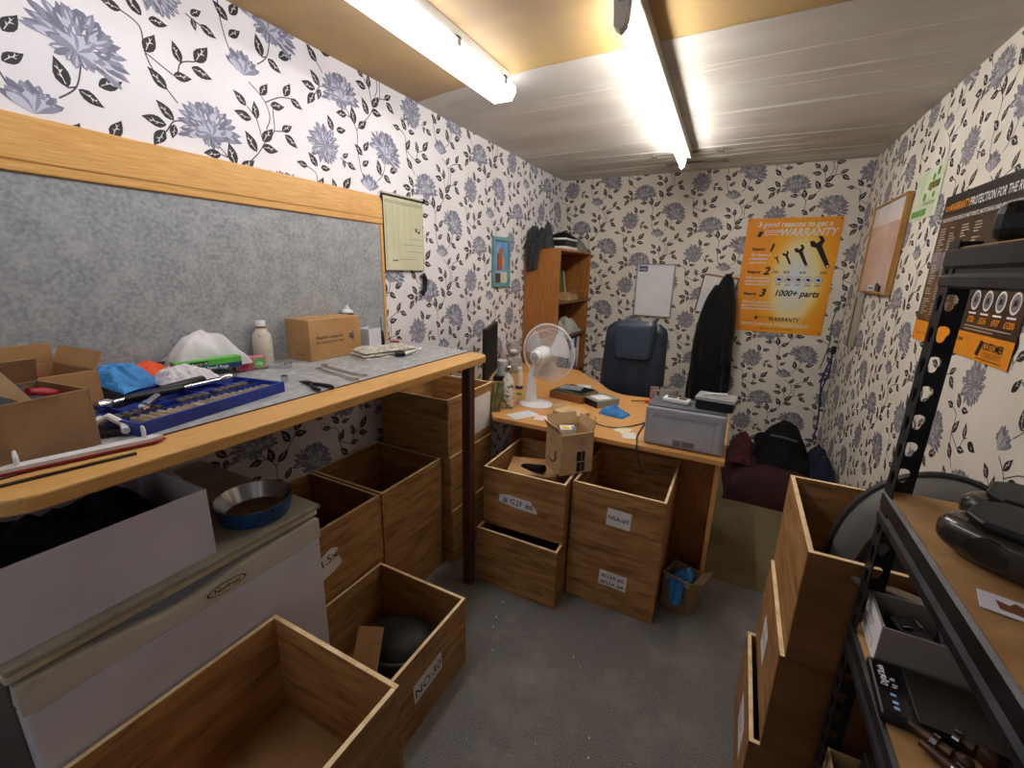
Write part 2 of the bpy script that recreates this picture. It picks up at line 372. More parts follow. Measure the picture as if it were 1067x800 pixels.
for y in (-.99, .985):
    b = MB(); b.prism([(-.045,-.0),(.005,0),(.005,-.035),(-.002,-.075),(-.02,-.09),(-.04,-.075)], -.02, .02); b.X = Matrix()
    q = b.build('lamp_holder', M('holder_grey','#c9c5bf',.5), t, bevel=.003); q.rotation_euler = (R(90),0,0); q.location = (0,y,-.04)
for y, x0, x1 in ((3.56,-.72,-.24),(3.86,-.66,-.22)):
    b = MB(); b.box(x0,y-.012,H-.0145,x1,y+.012,H-.0045); b.box(x0,y-.02,H-.02,x0+.04,y+.02,H-.0045); b.box(x1-.04,y-.02,H-.02,x1,y+.02,H-.0045)
    tag(b.build('ceiling_bracket', M('bracket_grey','#7b756d',.5), bevel=.002), 'thin grey metal bracket on ceiling, '+('nearer the tube light' if y < 3.7 else 'closest to the back wall'), 'bracket')

# ------------------------------------------------------------------ crates
def crate(label, x0, y0, x1, y1, z0, h=.298, rz=0, paper=None, group='plywood drawer boxes', mat=None, near=None):
    mat = mat or PLY
    cx, cy = (x0+x1)/2, (y0+y1)/2; sx, sy = x1-x0, y1-y0; th = .012
    t = thing('wooden_crate', label, 'crate', (cx,cy,z0+.0005), rz, group)
    hx, hy = sx/2, sy/2
    for s_ in (-1,1):
        b = MB(); b.box(-hx,(hy-th) if s_>0 else -hy,0,hx,hy if s_>0 else -hy+th,h,0,top=1); b.build('end_panel', [near if (near and s_<0) else mat,EDGE], t, bevel=.0012)
        b = MB(); b.box((hx-th) if s_>0 else -hx,-hy+th,0,hx if s_>0 else -hx+th,hy-th,h,0,top=1); b.build('side_panel', [mat,EDGE], t, bevel=.0012)
    b = MB(); b.box(-hx+th,-hy+th,.004,hx-th,hy-th,.014); b.build('base_panel', PLYX, t)
    if paper:
        face, u, v, w_, h_, rows, rot_, shp = paper
        b = MB()
        F = {'front': FM((0,-hy-.0006,0),(1,0,0),(0,0,1)), 'right': FM((hx+.0006,0,0),(0,1,0),(0,0,1)), 'left': FM((-hx-.0006,0,0),(0,-1,0),(0,0,1))}[face]
        b.X = F @ Matrix.Translation((u,v,0)) @ Matrix.Rotation(R(rot_),4,'Z')
        if shp == 'torn':
            rr = random.Random(len(label)); p = [(-w_/2,-h_/2),(w_*.2,-h_/2),(w_*.5,-h_*.4),(w_*.47,-h_*.1),(w_*.36,h_*.1),(w_*.5,h_*.3),(w_*.3,h_*.5),(-w_*.1,h_*.4),(-w_/2,h_*.2)]
        elif shp == 'tape': p = [(-w_/2,-h_*.3),(-w_*.1,-h_*.5),(w_/2,-h_*.5),(w_*.45,-h_*.1),(w_*.3,h_*.5),(-w_*.3,h_*.5),(-w_/2,h_*.3)]
        else: p = [(-w_/2,-h_/2),(w_/2,-h_/2),(w_/2,h_/2),(-w_/2,h_/2)]
        b.prism(p, 0, .0008, 0)
        for k, (s, dx, dy, sz) in enumerate(rows): text(b, s, sz, dx, dy, .0013, 1, bold=.0003, align='CENTER')
        b.build('paper_label', [PAPER, INK], t)
    return t
BRN = M('plywood_brown_shaded', '#80522c', .5, c2='#66401f', scale=4, stretch=(1,1,3), c3='#4d2e15', s3=5, lo3=.5, hi3=.8)  # darker ply that also carries the shade of the near faces
G1 = 'plywood crates under the workbench'
crate('empty plywood crate in front of the white freezer, nearest the camera', -.99,.10,-.56,.572,.3)
crate('plywood crate standing on the floor under the empty crate nearest the camera', -.99,.10,-.56,.572,0)
crate('open floor crate with a black part inside, its side paper reading NO:30', -1.2,.75,-.77,1.155,0, paper=('right',-.03,.155,.15,.075,[('NO:30',0,-.02,.05)],4,''))
crate('upper plywood crate beside the freezer with a torn white label', -1.63,.765,-1.205,1.18,.3, paper=('right',-.08,.15,.14,.10,[('1.5x',.02,.0,.045)],10,'torn'))
crate('plywood crate on floor beneath the crate with the torn label', -1.63,.765,-1.21,1.18,0)
crate('unlabelled open plywood crate, second along the wall from the freezer', -1.63,1.19,-1.205,1.60,.3)
crate('plywood crate on floor behind the NO:30 crate, below the unlabelled one', -1.63,1.19,-1.21,1.60,0)
crate('topmost plywood crate of the tall stack behind the workbench leg, marked by pale paper', -1.6,1.61,-1.17,2.04,.6, paper=('right',.10,.15,.17,.2,[],0,''))
crate('middle plywood crate of the tall stack behind the workbench leg', -1.6,1.62,-1.165,2.02,.3)
crate('bottom plywood crate of the tall stack behind the workbench leg', -1.6,1.625,-1.16,2.02,0)
crate('stained plywood crate at the desk front reading #G2F #6, Amber tools inside'.replace(', Amber tools inside',''), -.985,1.635,-.572,2.06,.3, rz=R(1.5), paper=('front',-.02,.15,.20,.055,[('# G2F #6',0,-.014,.04)],-3,'tape'))
crate('plywood crate on floor at the desk front below the G2F crate, mostly covered', -.985,1.575,-.568,2.0,0)
crate('plywood crate with a white NSA #3 paper, tucked half under the desk', -.555,1.70,-.152,2.17,.3, paper=('front',.015,.17,.105,.082,[('NSA-#3',0,-.01,.028)],-2,''))
crate('plywood crate on floor with a two-line handwritten paper, beneath the NSA crate', -.56,1.705,-.155,2.17,0, paper=('front',.015,.155,.125,.075,[('#G3A #5',0,.004,.027),('#G2A #4',0,-.03,.027)],-2,''))
crate('topmost plywood crate of the stack beside the metal rack, holding grey car lamps', .215,1.075,.63,1.52,.6, paper=None, near=BRN)
crate('middle plywood crate of the stack beside the metal rack, diamond-skewed paper on side', .205,1.08,.62,1.50,.3, paper=('left',-.03,.13,.10,.10,[('N 22',0,-.01,.03)],0,''), near=BRN)
crate('bottom plywood crate of the stack beside the metal rack', .18,1.085,.60,1.50,0, paper=('left',.04,.16,.14,.11,[('S 14',0,-.01,.03)],0,''), near=BRN)
# ------------------------------------------------------------------ freezer and what stands on it
t = thing('freezer', 'small white under-counter freezer with a dirty top, beneath the workbench', 'freezer', (-1.31,.432,0))
b = MB(); b.box(-.28,-.305,.03,.26,.305,.80); b.build('cabinet', M('cabinet_shaded','#4a443f',.6), t, bevel=.006)  # white freezer's side coloured dark to carry the shade on it
b = MB(); b.box(-.285,-.31,.802,.30,.31,.826,1); b.box(-.285,-.31,.8262,.315,.31,.84,0)
b.build('worktop', [M('freezer_top','#a19c8e',.5,c2='#8b8574',scale=10,c3='#5d553f',s3=6,lo3=.5,hi3=.75), CREAM], t, bevel=.004)
b = MB(); b.box(.262,-.303,.04,.31,.303,.735); b.build('door', FRZ, t, bevel=.008)
# curved handle trim along the door top
def lip(y):
    q = (y+.305)/.61; return .795-.028*math.exp(-((q-.42)/.20)**2)
b = MB(); n = 30
vs = []; 
for i in range(n+1):
    y = -.303+.606*i/n; z = lip(y); dx = .012*math.exp(-((y+.05)/.12)**2)
    vs += [(.262,y,.736),(.312,y,.736),(.312-.0,y,z),(.285-dx,y,z+.001)]
fs = []
for i in range(n):
    for k in range(4): fs.append((i*4+k,i*4+(k+1)%4,(i+1)*4+(k+1)%4,(i+1)*4+k))
fs += [(0,1,2,3),(n*4+3,n*4+2,n*4+1,n*4)]
b.add(vs, fs); hd = b.build('door_trim', M('trim_cream','#c8c1b6',.4,c2='#bdb5a8',scale=6,c3='#8a7c66',s3=9,lo3=.62,hi3=.8), t)
b = MB(); b.box(.262,-.30,.741,.280,.30,.800); b.build('handle_recess', M('recess_grey','#8a8f96',.5), t)
b = MB(); b.X = FM((.3125,.04,.757),(0,1,0),(0,0,1))
for rr_, mm in ((1,1),(.9,0)): disc(b, 0,0,.046*rr_, mm, .0005+.0003*(1-rr_)*10, 36, ry=.0135*(rr_ if rr_==1 else .84))
text(b, 'Norfrost', .017, 0,-.005, .0016, 1, bold=.0003, shear=.2, align='CENTER')
b.build('badge', [CREAM, INK], t)
t2 = thing('storage_box', 'long white open box standing on the freezer under the workbench', 'box', (-1.185,.297,.8405)); t2.scale = (1,.82,1)
ws = M('white_foamboard','#cdc7ce',.7,c2='#c2bbc4',scale=6,c3='#9d95a0',s3=9,lo3=.68,hi3=.85)
for q in ((-.165,-.215,0,.165,-.209,.165),(-.165,.209,0,.165,.215,.165),(-.165,-.209,0,-.159,.209,.165),(.159,-.209,0,.165,.209,.165)):
    b = MB(); b.box(*q); b.build('side_wall', ws, t2, bevel=.001)
b = MB(); b.box(-.159,-.209,.002,.159,.209,.006); b.build('base', BLACKM, t2)  # black base paints in the dark of the shaded box
def heap(mb, w, d, h, seed, n=26, m=0, rough=.5, freq=6, shape=1.6, base=0):
    def fn(u, v):
        x = (u-.5)*w; y = (v-.5)*d; r = max(abs(u-.5)*2, abs(v-.5)*2); rr = math.hypot((u-.5)*2, (v-.5)*2)
        k = max(0, 1-(.5*r+.5*min(rr,1))**shape)
        nz = noise.noise((x*freq+seed, y*freq, seed*1.7)); n2 = abs(noise.noise((x*freq*2.1, y*freq*2.1+seed, seed)))
        n3 = noise.noise((x*freq*5+seed, y*freq*5, 3.3)); z = base+h*k**.6*(1+rough*(nz*.7-n2*.6+n3*.18))
        if r > .999: z = base
        return (x*(1+.12*nz), y*(1+.12*nz), max(z, base))
    mb.grid(fn, n, n, m); return mb
def clothlump(name, label, cat, loc, w, d, h, mat, seed, rz=0, rough=.8, freq=9, n=44, shape=1.6):
    b = MB(); heap(b, w, d, h, seed, n, 0, rough, freq, shape); 
    k = n+1; edge = [i for i in range(k)]+[j*k+n for j in range(1,k)]+[n*k+i for i in range(n-1,-1,-1)]+[j*k for j in range(n-1,0,-1)]
    b.f.append(edge); b.m.append(0)
    return tag(b.build(name, mat, loc=loc, rot=(0,0,rz), smooth=True), label, cat)
clothlump('rag', 'rags filling the white box on the freezer, black for the shade inside it', 'rag', (-1.185,.297,.848), .31,.33,.15, BLACKM, 3, shape=3.5, rough=.5)  # heap made black and large to darken the shaded box inside
clothlump('crumpled_bag', 'crumpled grey plastic bag poking out behind the white box on the freezer', 'bag', (-1.30,.52,.8405), .10,.08,.10, WHITEW, 5, freq=22)
# bowl
t = thing('pet_bowl', 'blue steel bowl on the freezer top with a shiny inside', 'bowl', (-1.10,.62,.8405))
b = MB(); b.lathe([(.078,0),(.082,.004),(.094,.050),(.096,.054),(.092,.054),(.074,.012),(.0,.010)], 48, cap=False); b.lathe([(.0,0),(.078,0)],48,cap=False)
b.m = [0]*len(b.m); b.build('bowl', [STEEL], t, smooth=True)
b = MB(); b.lathe([(.0795,.002),(.085,.006),(.0955,.047),(.0935,.047),(.0823,.007),(.0785,.003)], 48, cap=False); b.build('blue_band', M('bowl_blue','#1f4f8c',.35,c2='#16396c',scale=30,c3='#0c1f3a',s3=45,lo3=.6,hi3=.65), t, smooth=True)

# ------------------------------------------------------------------ workbench
t = thing('workbench', 'long wall-mounted workbench with bamboo edge and grey laminate top', 'workbench', (XL,0,0))
def rounded(x0,y0,x1,y1,r,cs):
    p = []
    for (cx,cy,a0,key) in ((x1-r,y0+r,-90,0),(x1-r,y1-r,0,1)):
        if cs[key]:
            for k in range(9): a = R(a0+k*90/8); p.append((cx+r*math.cos(a), cy+r*math.sin(a)))
        else: p.append((x1, y0 if key==0 else y1))
    return p+[(x0,y1),(x0,y0)]
b = MB()
pl = [(0.005,.15),(.58,.15)]+[(.593+.075*math.cos(R(a)),.225+.075*math.sin(R(a))) for a in range(-80,1,10)]+[(.668,1.60)]+[(.618+.05*math.cos(R(a)),1.62+.07*math.sin(R(a))) for a in range(10,91,10)]+[(.3,1.735),(.005,1.79)]
b.prism(pl, 1.098, 1.128); b.build('bamboo_top', BAMBOO, t, bevel=.004)
b = MB(); b.prism([(.006,.15),(.545,.15),(.545,1.70),(.3,1.732),(.006,1.785)], 1.1282, 1.1305); b.build('laminate_inlay', LAMIN2, t)
b = MB(); b.box(.5455,.15,1.1282,.549,1.70,1.1308); b.build('inlay_trim', M('maroon_trim','#3d1c20',.6), t)
b = MB(); b.box(.618,1.525,0,.660,1.567,1.0975); b.build('leg', M('leg_wood','#5a3a28',.6,c2='#402619',scale=6,stretch=(8,8,1)), t, bevel=.002)
b = MB(); b.box(.006,.2,1.05,.04,1.75,1.0975); b.build('wall_batten', M('batten_wood','#6a4a32',.7), t)
t = thing('splashback', 'grey marbled wall panel above the workbench with a bamboo rail on top', 'wall panel', (XL+.003,0,0))
b = MB(); b.box(0,-.8,1.131,.014,1.705,1.712); b.build('grey_panel', LAMIN, t, bevel=.001)
b = MB(); b.box(0,1.7055,1.131,.018,1.722,1.712); b.build('edge_strip', BAMBOO, t)
b = MB(); p = [(-.8,1.7125),(1.722,1.7125),(1.722,1.80)]+[(1.69+.032*math.cos(R(a)),1.81+.032*math.sin(R(a))) for a in range(10,91,10)]+[(-.8,1.855)]
b.X = FM((0,0,0),(0,1,0),(0,0,1)); b.prism(p, 0, .022); b.build('bamboo_rail', BAMBOO, t, bevel=.004)
b = MB(); b.box(.0222,-.8,1.738,.0235,1.72,1.742); b.build('rail_groove', M('bamboo_line','#b47f3c',.5), t)

BZ = 1.1312
def openbox(name, label, cat, loc, sx, sy, h, rz, mat, flaps=(), group=None, th=.004, inner=None, part='side_wall'):
    t = thing(name, label, cat, loc, rz, group); hx, hy = sx/2, sy/2
    for q in ((-hx,-hy,0,hx,-hy+th,h),(-hx,hy-th,0,hx,hy,h),(-hx,-hy+th,0,-hx+th,hy-th,h),(hx-th,-hy+th,0,hx,hy-th,h)):
        b = MB(); b.box(*q); b.build(part, mat, t, bevel=.0008)
    b = MB(); b.box(-hx+th,-hy+th,.001,hx-th,hy-th,.004); b.build('base', inner or mat, t)
    for side, ln, ang in flaps:   # ang from vertical outward
        b = MB()
        if side in ('x-','x+'):
            s_ = -1 if side=='x-' else 1; b.cb((0,0,ln/2),(.003,sy-.004,ln)); o = b.build('flap', mat, t, loc=(s_*(hx-.002),0,h+.001)); o.rotation_euler = (0,s_*R(ang),0)
        else:
            s_ = -1 if side=='y-' else 1; b.cb((0,0,ln/2),(sx-.004,.003,ln)); o = b.build('flap', mat, t, loc=(0,s_*(hy-.002),h+.001)); o.rotation_euler = (-s_*R(ang),0,0)
    return t
CARDD = M('cardboard_taped', '#a98560', .6, c2='#8d6b49', scale=14, c3='#7b5a3c', s3=7, lo3=.5, hi3=.75)
# front-left open box of parts
openbox('cardboard_box','taped cardboard box of odd parts at the near end of the workbench','box',(-1.222,.250,BZ),.175,.19,.12,R(8),CARDD, flaps=[('x-',.05,-15)])
b = MB(); heap(b,.15,.16,.05,9,20,0,.8,25); tag(b.build('rag', M('dark_grey_cloth','#3c3c42',.9), loc=(-1.222,.245,BZ+.08), smooth=True, rot=(0,0,R(8))),'dark grey rag lying in the taped cardboard box on the workbench','rag')
b = MB(); b.X = Matrix.Translation((-1.185,.27,BZ+.09)) @ Matrix.Rotation(R(25),4,'X') @ Matrix.Rotation(R(-12),4,'Y'); b.box(-.002,-.02,0,.001,.02,.10)
tag(b.build('card_strip', CARDL),'pale card strip sticking up out of the taped box on the workbench','card')
b = MB(); b.X = Matrix.Translation((-1.235,.325,BZ+.10)) @ Matrix.Rotation(R(65),4,'X') @ Matrix.Rotation(R(20),4,'Y'); b.lathe([(.013,-.03),(.014,.02),(.012,.03),(.009,.034),(.009,.045)],16)
tag(b.build('small_bottle', RED, smooth=True),'dark red small bottle lying on top of the taped box of parts','bottle')
openbox('cardboard_box','open cardboard box with torn flaps against the splashback at the near end','box',(-1.46,.33,BZ),.20,.22,.115,R(5),CARD, flaps=[('y+',.045,25),('x-',.05,-5)])
b = MB(); b.cb((-1.45,.30,BZ+.09),(.12,.10,.05)); b.cb((-1.43,.30,BZ+.1155),(.06,.10,.001),1); b.cb((-1.40,.34,BZ+.1155),(.03,.04,.001),2)
tag(b.build('parts_carton',[BLACK,PAPER,RED]),'black carton with white and red label inside the open box by the splashback','box')
# squeegee-like strips
b = MB(); b.X = Matrix.Translation((-1.098,.31,BZ)) @ Matrix.Rotation(R(77),4,'Z')
b.prism([(-.13,-.012),(.10,-.014),(.125,-.004),(.11,.012),(-.12,.012)],.004,.012,0); b.prism([(-.13,-.014),(.11,-.016),(.13,-.004),(.11,.010),(-.12,.010)],0,.004,1)
for x in (-.085,.095):
    b.tube([(x,0,.012),(x,0,.032)],.004,8,0); b.tube([(x-.0,-.012,.026),(x,-.006,.035),(x,.006,.035),(x,.012,.026)],.003,8,0)
tag(b.build('scraper',[WHITEP,RED],bevel=.0008),'long white and red plastic strip with two T shaped knobs at the bench edge','tool')
b = MB(); b.X = Matrix.Translation((-1.052,.27,BZ-.003)) @ Matrix.Rotation(R(80),4,'Z'); b.cb((0,0,.002),(.20,.010,.003)); tag(b.build('steel_rule', DKSTEEL),'thin dark metal rule lying along the bamboo bench edge','rule')
b = MB(); b.cb((-1.20,.385,BZ+.006),(.07,.05,.010),1,R(60)); b.tube([(-1.24,.37,BZ+.014),(-1.22,.40,BZ+.034),(-1.18,.41,BZ+.02),(-1.15,.40,BZ+.014)],.008,8,0); b.tube([(-1.24,.39,BZ+.03),(-1.25,.40,BZ+.014)],.007,8,0)
tag(b.build('trigger_handle',[WHITEP,BLACK],smooth=True),'white plastic trigger handle with a dark base beside the taped box','tool')
clothlump('cloth_pouch','black cloth pouch between the cardboard boxes and the socket set','pouch',(-1.43,.455,BZ),.13,.08,.06,BLACKM,14,rz=R(20))
# socket set
t = thing('socket_set','open blue plastic socket set tray full of chrome sockets on the workbench','socket set',(-1.158,.612,BZ),R(100))
b = MB(); W_ = .265
b.box(-.20,0,0,.20,W_,.010); b.box(-.20,0,.0102,-.192,W_,.030); b.box(.192,0,.0102,.20,W_,.030); b.box(-.192,0,.0102,.192,.008,.030); b.box(-.192,W_-.008,.0102,.192,W_,.030)
b.box(-.192,.082,.0102,.192,.086,.024); b.box(-.192,.128,.0102,.192,.134,.026)
for k in range(4): b.box(-.14+k*.09,.135,.0102,-.134+k*.09,.255,.024)
for k in range(-19,20): b.box(k*.0098-.0012,-.0006,.004,k*.0098+.0012,-.0001,.024)
b.build('tray', BLUEP, t, bevel=.0015)
b = MB(); b.box(-.17,.285,0,.19,.385,.026); b.box(-.17,.285,.0262,-.162,.385,.034); b.box(-.162,.285,.0262,.19,.293,.034); b.build('lid', BLUEP, t, bevel=.003)
SOCK = M('socket_steel','#dcc9aa',.25,metal=.6,c2='#a08a6c',scale=20)
rr = random.Random(4)
for k in range(19):
    r = .0050+.0035*(k/18) ; x = .178-k*.0192; ln = .050+.010*rr.random()
    b = MB(); b.tube([(x,.014,.012+r),(x,.014+ln*.4,.012+r),(x,.014+ln,.012+r)],[r,r,r*.85],12); s_ = b.build('socket', SOCK, t, smooth=True)
for k in range(17):
    r = .0085; x = -.172+k*.0205
    if k in (5,6,11): continue
    b = MB(); b.tube([(x,.092,.012+r),(x,.122,.012+r)],[r,r],12); b.tube([(x,.0915,.012+r),(x,.0925,.012+r)],[r*.5,r*.5],8,1); b.build('socket', [M('socket_dark','#8a8078',.3,metal=.8),DKSTEEL], t, smooth=True)
def ratchet(x, y, ln, a, z):
    b = MB(); b.X = Matrix.Translation((x,y,z)) @ Matrix.Rotation(R(a),4,'Z')
    b.tube([(0,0,0),(ln*.08,0,0),(ln*.12,0,0)],[.013,.013,.007],12,0); b.tube([(ln*.12,0,0),(ln*.55,0,0)],.0055,10,0); b.tube([(ln*.5,0,0),(ln*.55,0,0),(ln*.98,0,0),(ln,0,0)],[.006,.011,.012,.008],12,1)
    return b
ratchet(.16,.165,.27,176,.038).build('ratchet',[CHROME,BLACK],t,smooth=True)
ratchet(-.17,.185,.28,4,.040).build('ratchet',[CHROME,BLACK],t,smooth=True)
b = MB(); b.tube([(-.12,.10,.038),(-.06,.15,.038)],.009,10); b.tube([(-.13,.09,.038),(-.115,.105,.038)],.011,10); b.build('extension_bar', CHROME, t, smooth=True)
# bags behind the tray
clothlump('disposable_glove','crumpled bright blue glove behind the socket tray on the workbench','glove',(-1.50,.52,BZ+.035),.15,.13,.055,BLUEF,21,freq=16,rz=R(30))
clothlump('plastic_bag','crumpled white plastic bag lying on the socket set lid','bag',(-1.445,.665,BZ+.035),.12,.15,.045,WHITEW,31,freq=18)
clothlump('cleaning_cloth','orange cleaning cloth between splashback and white plastic bag','cloth',(-1.55,.62,BZ+.035),.09,.15,.045,ORANGE,8,freq=12)
b = MB(); b.cb((-1.60,.56,BZ+.02),(.05,.22,.04),0,R(-4)); tag(b.build('red_folder', M('folder_red','#c02a38',.5), bevel=.004),'flat red plastic case behind the blue glove','case')
b = MB(); b.tube([(-1.622,.50,BZ+.047),(-1.618,.70,BZ+.060)],.006,8); tag(b.build('pry_bar', BLACK, smooth=True),'thin black bar leaning along the splashback above the red case','bar')
# green carton of small bags
t = thing('bag_carton','green and navy carton of small bags under the clear bag on the workbench','carton',(-1.525,.775,BZ+.0345),R(80))
b = MB(); b.box(-.095,-.02,0,.095,.025,.035,0); b.build('carton', M('carton_green','#5cb848',.5), t, bevel=.001)
b = MB(); b.X = FM((0,-.0205,0),(1,0,0),(0,0,1)); b.poly([(-.03,0.001,0),(.094,.001,0),(.094,.017,0),(-.03,.015,0)],0); rect(b,-.055,.018,-.005,.031,1,.0003)
text(b,'Small Bags',.015,-.01,.003,.001,2,bold=.0002); text(b,'Bags for 2lt',.0095,-.05,.021,.001,2,bold=.0002)
b.build('printed_band',[M('band_navy','#1d3f78',.5),BLACK,PAPER],t)
t = clothlump('clear_bag','large translucent white plastic bag heaped behind the green carton','bag',(-1.585,.80,BZ+.03),.11,.25,.135,M('bag_film','#e9e6e8',.25,c2='#cfcbcf',scale=9,alpha=.82,bump=.3),41,freq=9,rough=.35,shape=1.3)
t = thing('fruit_box','pink fruit carton with a round green sticker beside the white bottle','carton',(-1.56,.93,BZ+.002),R(76))
b = MB(); b.box(-.05,-.02,0,.05,.02,.045); b.build('carton', M('berry_pink','#b8546a',.5,c2='#d98aa0',scale=30,c3='#4a1f30',s3=40,lo3=.55,hi3=.7), t, bevel=.002)
b = MB(); b.X = FM((0,-.0206,0),(1,0,0),(0,0,1)); disc(b,.028,.022,.019,0,.0004); disc(b,-.02,.018,.015,1,.0003); text(b,'15p',.016,.028,.016,.001,2,bold=.0003,align='CENTER')
b.build('sticker',[M('sticker_green','#56b84a',.5),M('berry_red','#d1284c',.5),PAPER],t)
# bottle
t = thing('cleaner_bottle','white squeeze bottle with brown-trimmed cap, left of the cardboard carton','bottle',(-1.60,1.015,BZ))
b = MB(); b.lathe([(.030,0),(.034,.006),(.034,.09),(.031,.115),(.018,.135),(.016,.14)],28); b.build('bottle', M('bottle_cream','#d9d2c2',.35,c2='#c9c0ae',scale=20,c3='#9b9478',s3=35,lo3=.58,hi3=.66), t, smooth=True)
b = MB(); b.lathe([(.017,.14),(.018,.142),(.018,.165),(.016,.168)],20); b.lathe([(.0185,.141),(.0185,.148)],20,m=1); b.build('cap', [WHITEP, M('cap_brown','#9a5c40',.5)], t, smooth=True)
# carton
t = thing('cardboard_carton','closed brown cardboard carton with small black print, on the back of the workbench','carton',(-1.563,1.27,BZ),R(-1))
b = MB(); b.box(-.07,-.13,0,.075,.13,.165); b.build('carton', CARD, t, bevel=.0025)
b = MB(); b.X = FM((.0754,0,0),(0,1,0),(0,0,1))
text(b,'Flexible materials\nfor every journey',.019,-.10,.085,.0004,0); text(b,'aj',.040,.065,.075,.0004,1,bold=.001)
b.X = FM((0,-.1307,0),(1,0,0),(0,0,1)); text(b,'8 7 1 4',.016,-.01,.02,.0004,0,bold=.0004)
b.build('print',[INK,M('print_navy','#2b3c58',.6)],t)
b = MB(); b.cb((0,0,.1657),(.03,.25,.0006)); b.cb((.0757,0,.158),(.0006,.03,.014)); b.build('tape',M('tape_tan','#b08a58',.3),t)
# spray can
t = thing('spray_can','spray can with white nozzle behind the cardboard carton, only its top showing','spray can',(-1.605,1.438,BZ))
b = MB(); b.lathe([(.03,0),(.032,.004),(.032,.155),(.026,.168)],24); b.build('can', BLACK, t, smooth=True)
b = MB(); b.lathe([(.0265,.168),(.024,.178),(.011,.184),(.011,.192),(.007,.194),(.007,.202)],20); b.build('nozzle', WHITEP, t, smooth=True)
openbox('paper_box','small open white box at the far end of the workbench','box',(-1.575,1.535,BZ),.075,.085,.09,R(4),M('box_white','#dcdbe0',.6),th=.002)
t = thing('screwdriver','black-handled screwdriver standing against the small white box','screwdriver',(-1.56,1.61,BZ))
b = MB(); b.tube([(0,0,0),(0,0,.004),(-.006,.002,.062),(-.008,.002,.068)],[.008,.010,.009,.006],12); b.build('handle', BLACK, t, smooth=True)
b = MB(); b.tube([(-.008,.002,.068),(-.012,.004,.135)],.0028,8); b.build('shaft', STEEL, t, smooth=True)
b = MB(); b.tube([(-1.58,1.68,BZ+.004),(-1.55,1.71,BZ+.004),(-1.53,1.69,BZ+.004)],.004,8,0); b.tube([(-1.58,1.68,BZ+.004),(-1.60,1.695,BZ+.03),(-1.598,1.70,BZ+.05)],.0015,6,1)
tag(b.build('wire_clip',[RED,BLACK],smooth=True),'red wire clip lying at the far end of the workbench','clip')
# towel
t = thing('folded_rag','folded speckled cream towel near the far end of the workbench','towel',(-1.365,1.42,BZ),R(72))
tw = M('towel_speckled','#cdc7ba',.95,c2='#8d8478',scale=75,detail=2,bump=.6,lo=.3,hi=.6)
for k, (w_, d_, z_) in enumerate(((.27,.15,0),(.265,.14,.012),(.25,.13,.024))):
    b = MB()
    def fn(u,v,w_=w_,d_=d_,z_=z_,k=k):
        x=(u-.5)*w_; y=(v-.5)*d_; e = 1-max(abs(2*u-1),abs(2*v-1))**6
        return (x+.006*noise.noise((y*20,k,1)), y+.008*noise.noise((x*18,k,0)), .0006+z_+(.012 if k<2 else .018)*e*(1+.5*noise.noise((x*14,y*14,k*3))))
    b.grid(fn,24,14); b.build('fold', tw, t, smooth=True, solid=-.0 or 0)
b = MB(); b.tube([(-1.292,1.40,BZ+.012),(-1.262,1.43,BZ+.012)],.011,10,0); b.tube([(-1.262,1.43,BZ+.012),(-1.28,1.56,BZ+.014)],.006,10,1)
tag(b.build('marker_pen',[BLACK,WHITEP],smooth=True),'white pen with black cap lying against the folded towel','pen')
# pliers, spanners
t = thing('pliers','dark pliers with open handles at the front of the laminate top','pliers',(-1.185,.895,BZ))
for s_ in (-1,1):
    b = MB(); b.X = Matrix.Rotation(R(-9+s_*9),4,'Z')
    b.tube([(-.055,0,.006),(-.03,.002*s_,.006),(-.01,.004*s_,.006),(.0,0,.006)],[.002,.006,.008,.008],8); b.build('jaw', DKSTEEL, t, smooth=True)
    b = MB(); b.X = Matrix.Rotation(R(-9+s_*9),4,'Z'); b.tube([(0,0,.006),(.03,.010*s_,.006),(.075,.012*s_,.006),(.09,.008*s_,.006)],[.006,.006,.007,.005],8); b.build('handle', BLACK, t, smooth=True)
def spanner(label, p0, p1, r=.013):
    d = Vector((p1[0]-p0[0],p1[1]-p0[1],0)); ln = d.length; a = math.atan2(d.y,d.x)
    t = thing('spanner',label,'spanner',(p0[0],p0[1],BZ),a,'combination spanners on the workbench')
    b = MB(); b.box(.008,-.0045,.001,ln-.008,.0045,.006); b.build('shaft', CHROME, t, bevel=.001)
    b = MB(); b.lathe([(r,0),(r,.008),(r*.62,.008),(r*.62,0),(r,0)],20,cap=False); b.build('ring_end', CHROME, t, smooth=True)
    b = MB(); p = [(ln-.012,-.008),(ln,-.012),(ln+.014,-.011),(ln+.014,-.005),(ln+.003,-.005),(ln+.003,.005),(ln+.014,.005),(ln+.014,.011),(ln,.012),(ln-.012,.008)]; b.prism(p,.0005,.007); b.build('open_end', CHROME, t)
spanner('chrome spanner nearest the splashback of the pair by the towel',(-1.375,1.105),(-1.14,1.07))
spanner('chrome spanner nearer the bench edge of the pair by the towel',(-1.352,1.06),(-1.12,1.015),.011)
t = thing('torque_wrench','grey torque wrench lying behind the socket set','wrench',(-1.60,.93,BZ),R(37))
b = MB(); b.tube([(-.01,0,.010),(.09,0,.010)],.009,12); b.build('handle', GREYP, t, smooth=True)
b = MB(); b.tube([(.09,0,.010),(.15,0,.010)],.005,10); b.lathe([(.013,0),(.013,.018)],14,(.158,0,.001)); b.build('head', CHROME, t, smooth=True)
b = MB(); b.lathe([(.012,0),(.012,.02),(.008,.02),(.008,.01)],16,(-1.30,.885,BZ)); tag(b.build('loose_socket',CHROME,smooth=True),'single chrome socket standing by the end of the blue tray','socket')

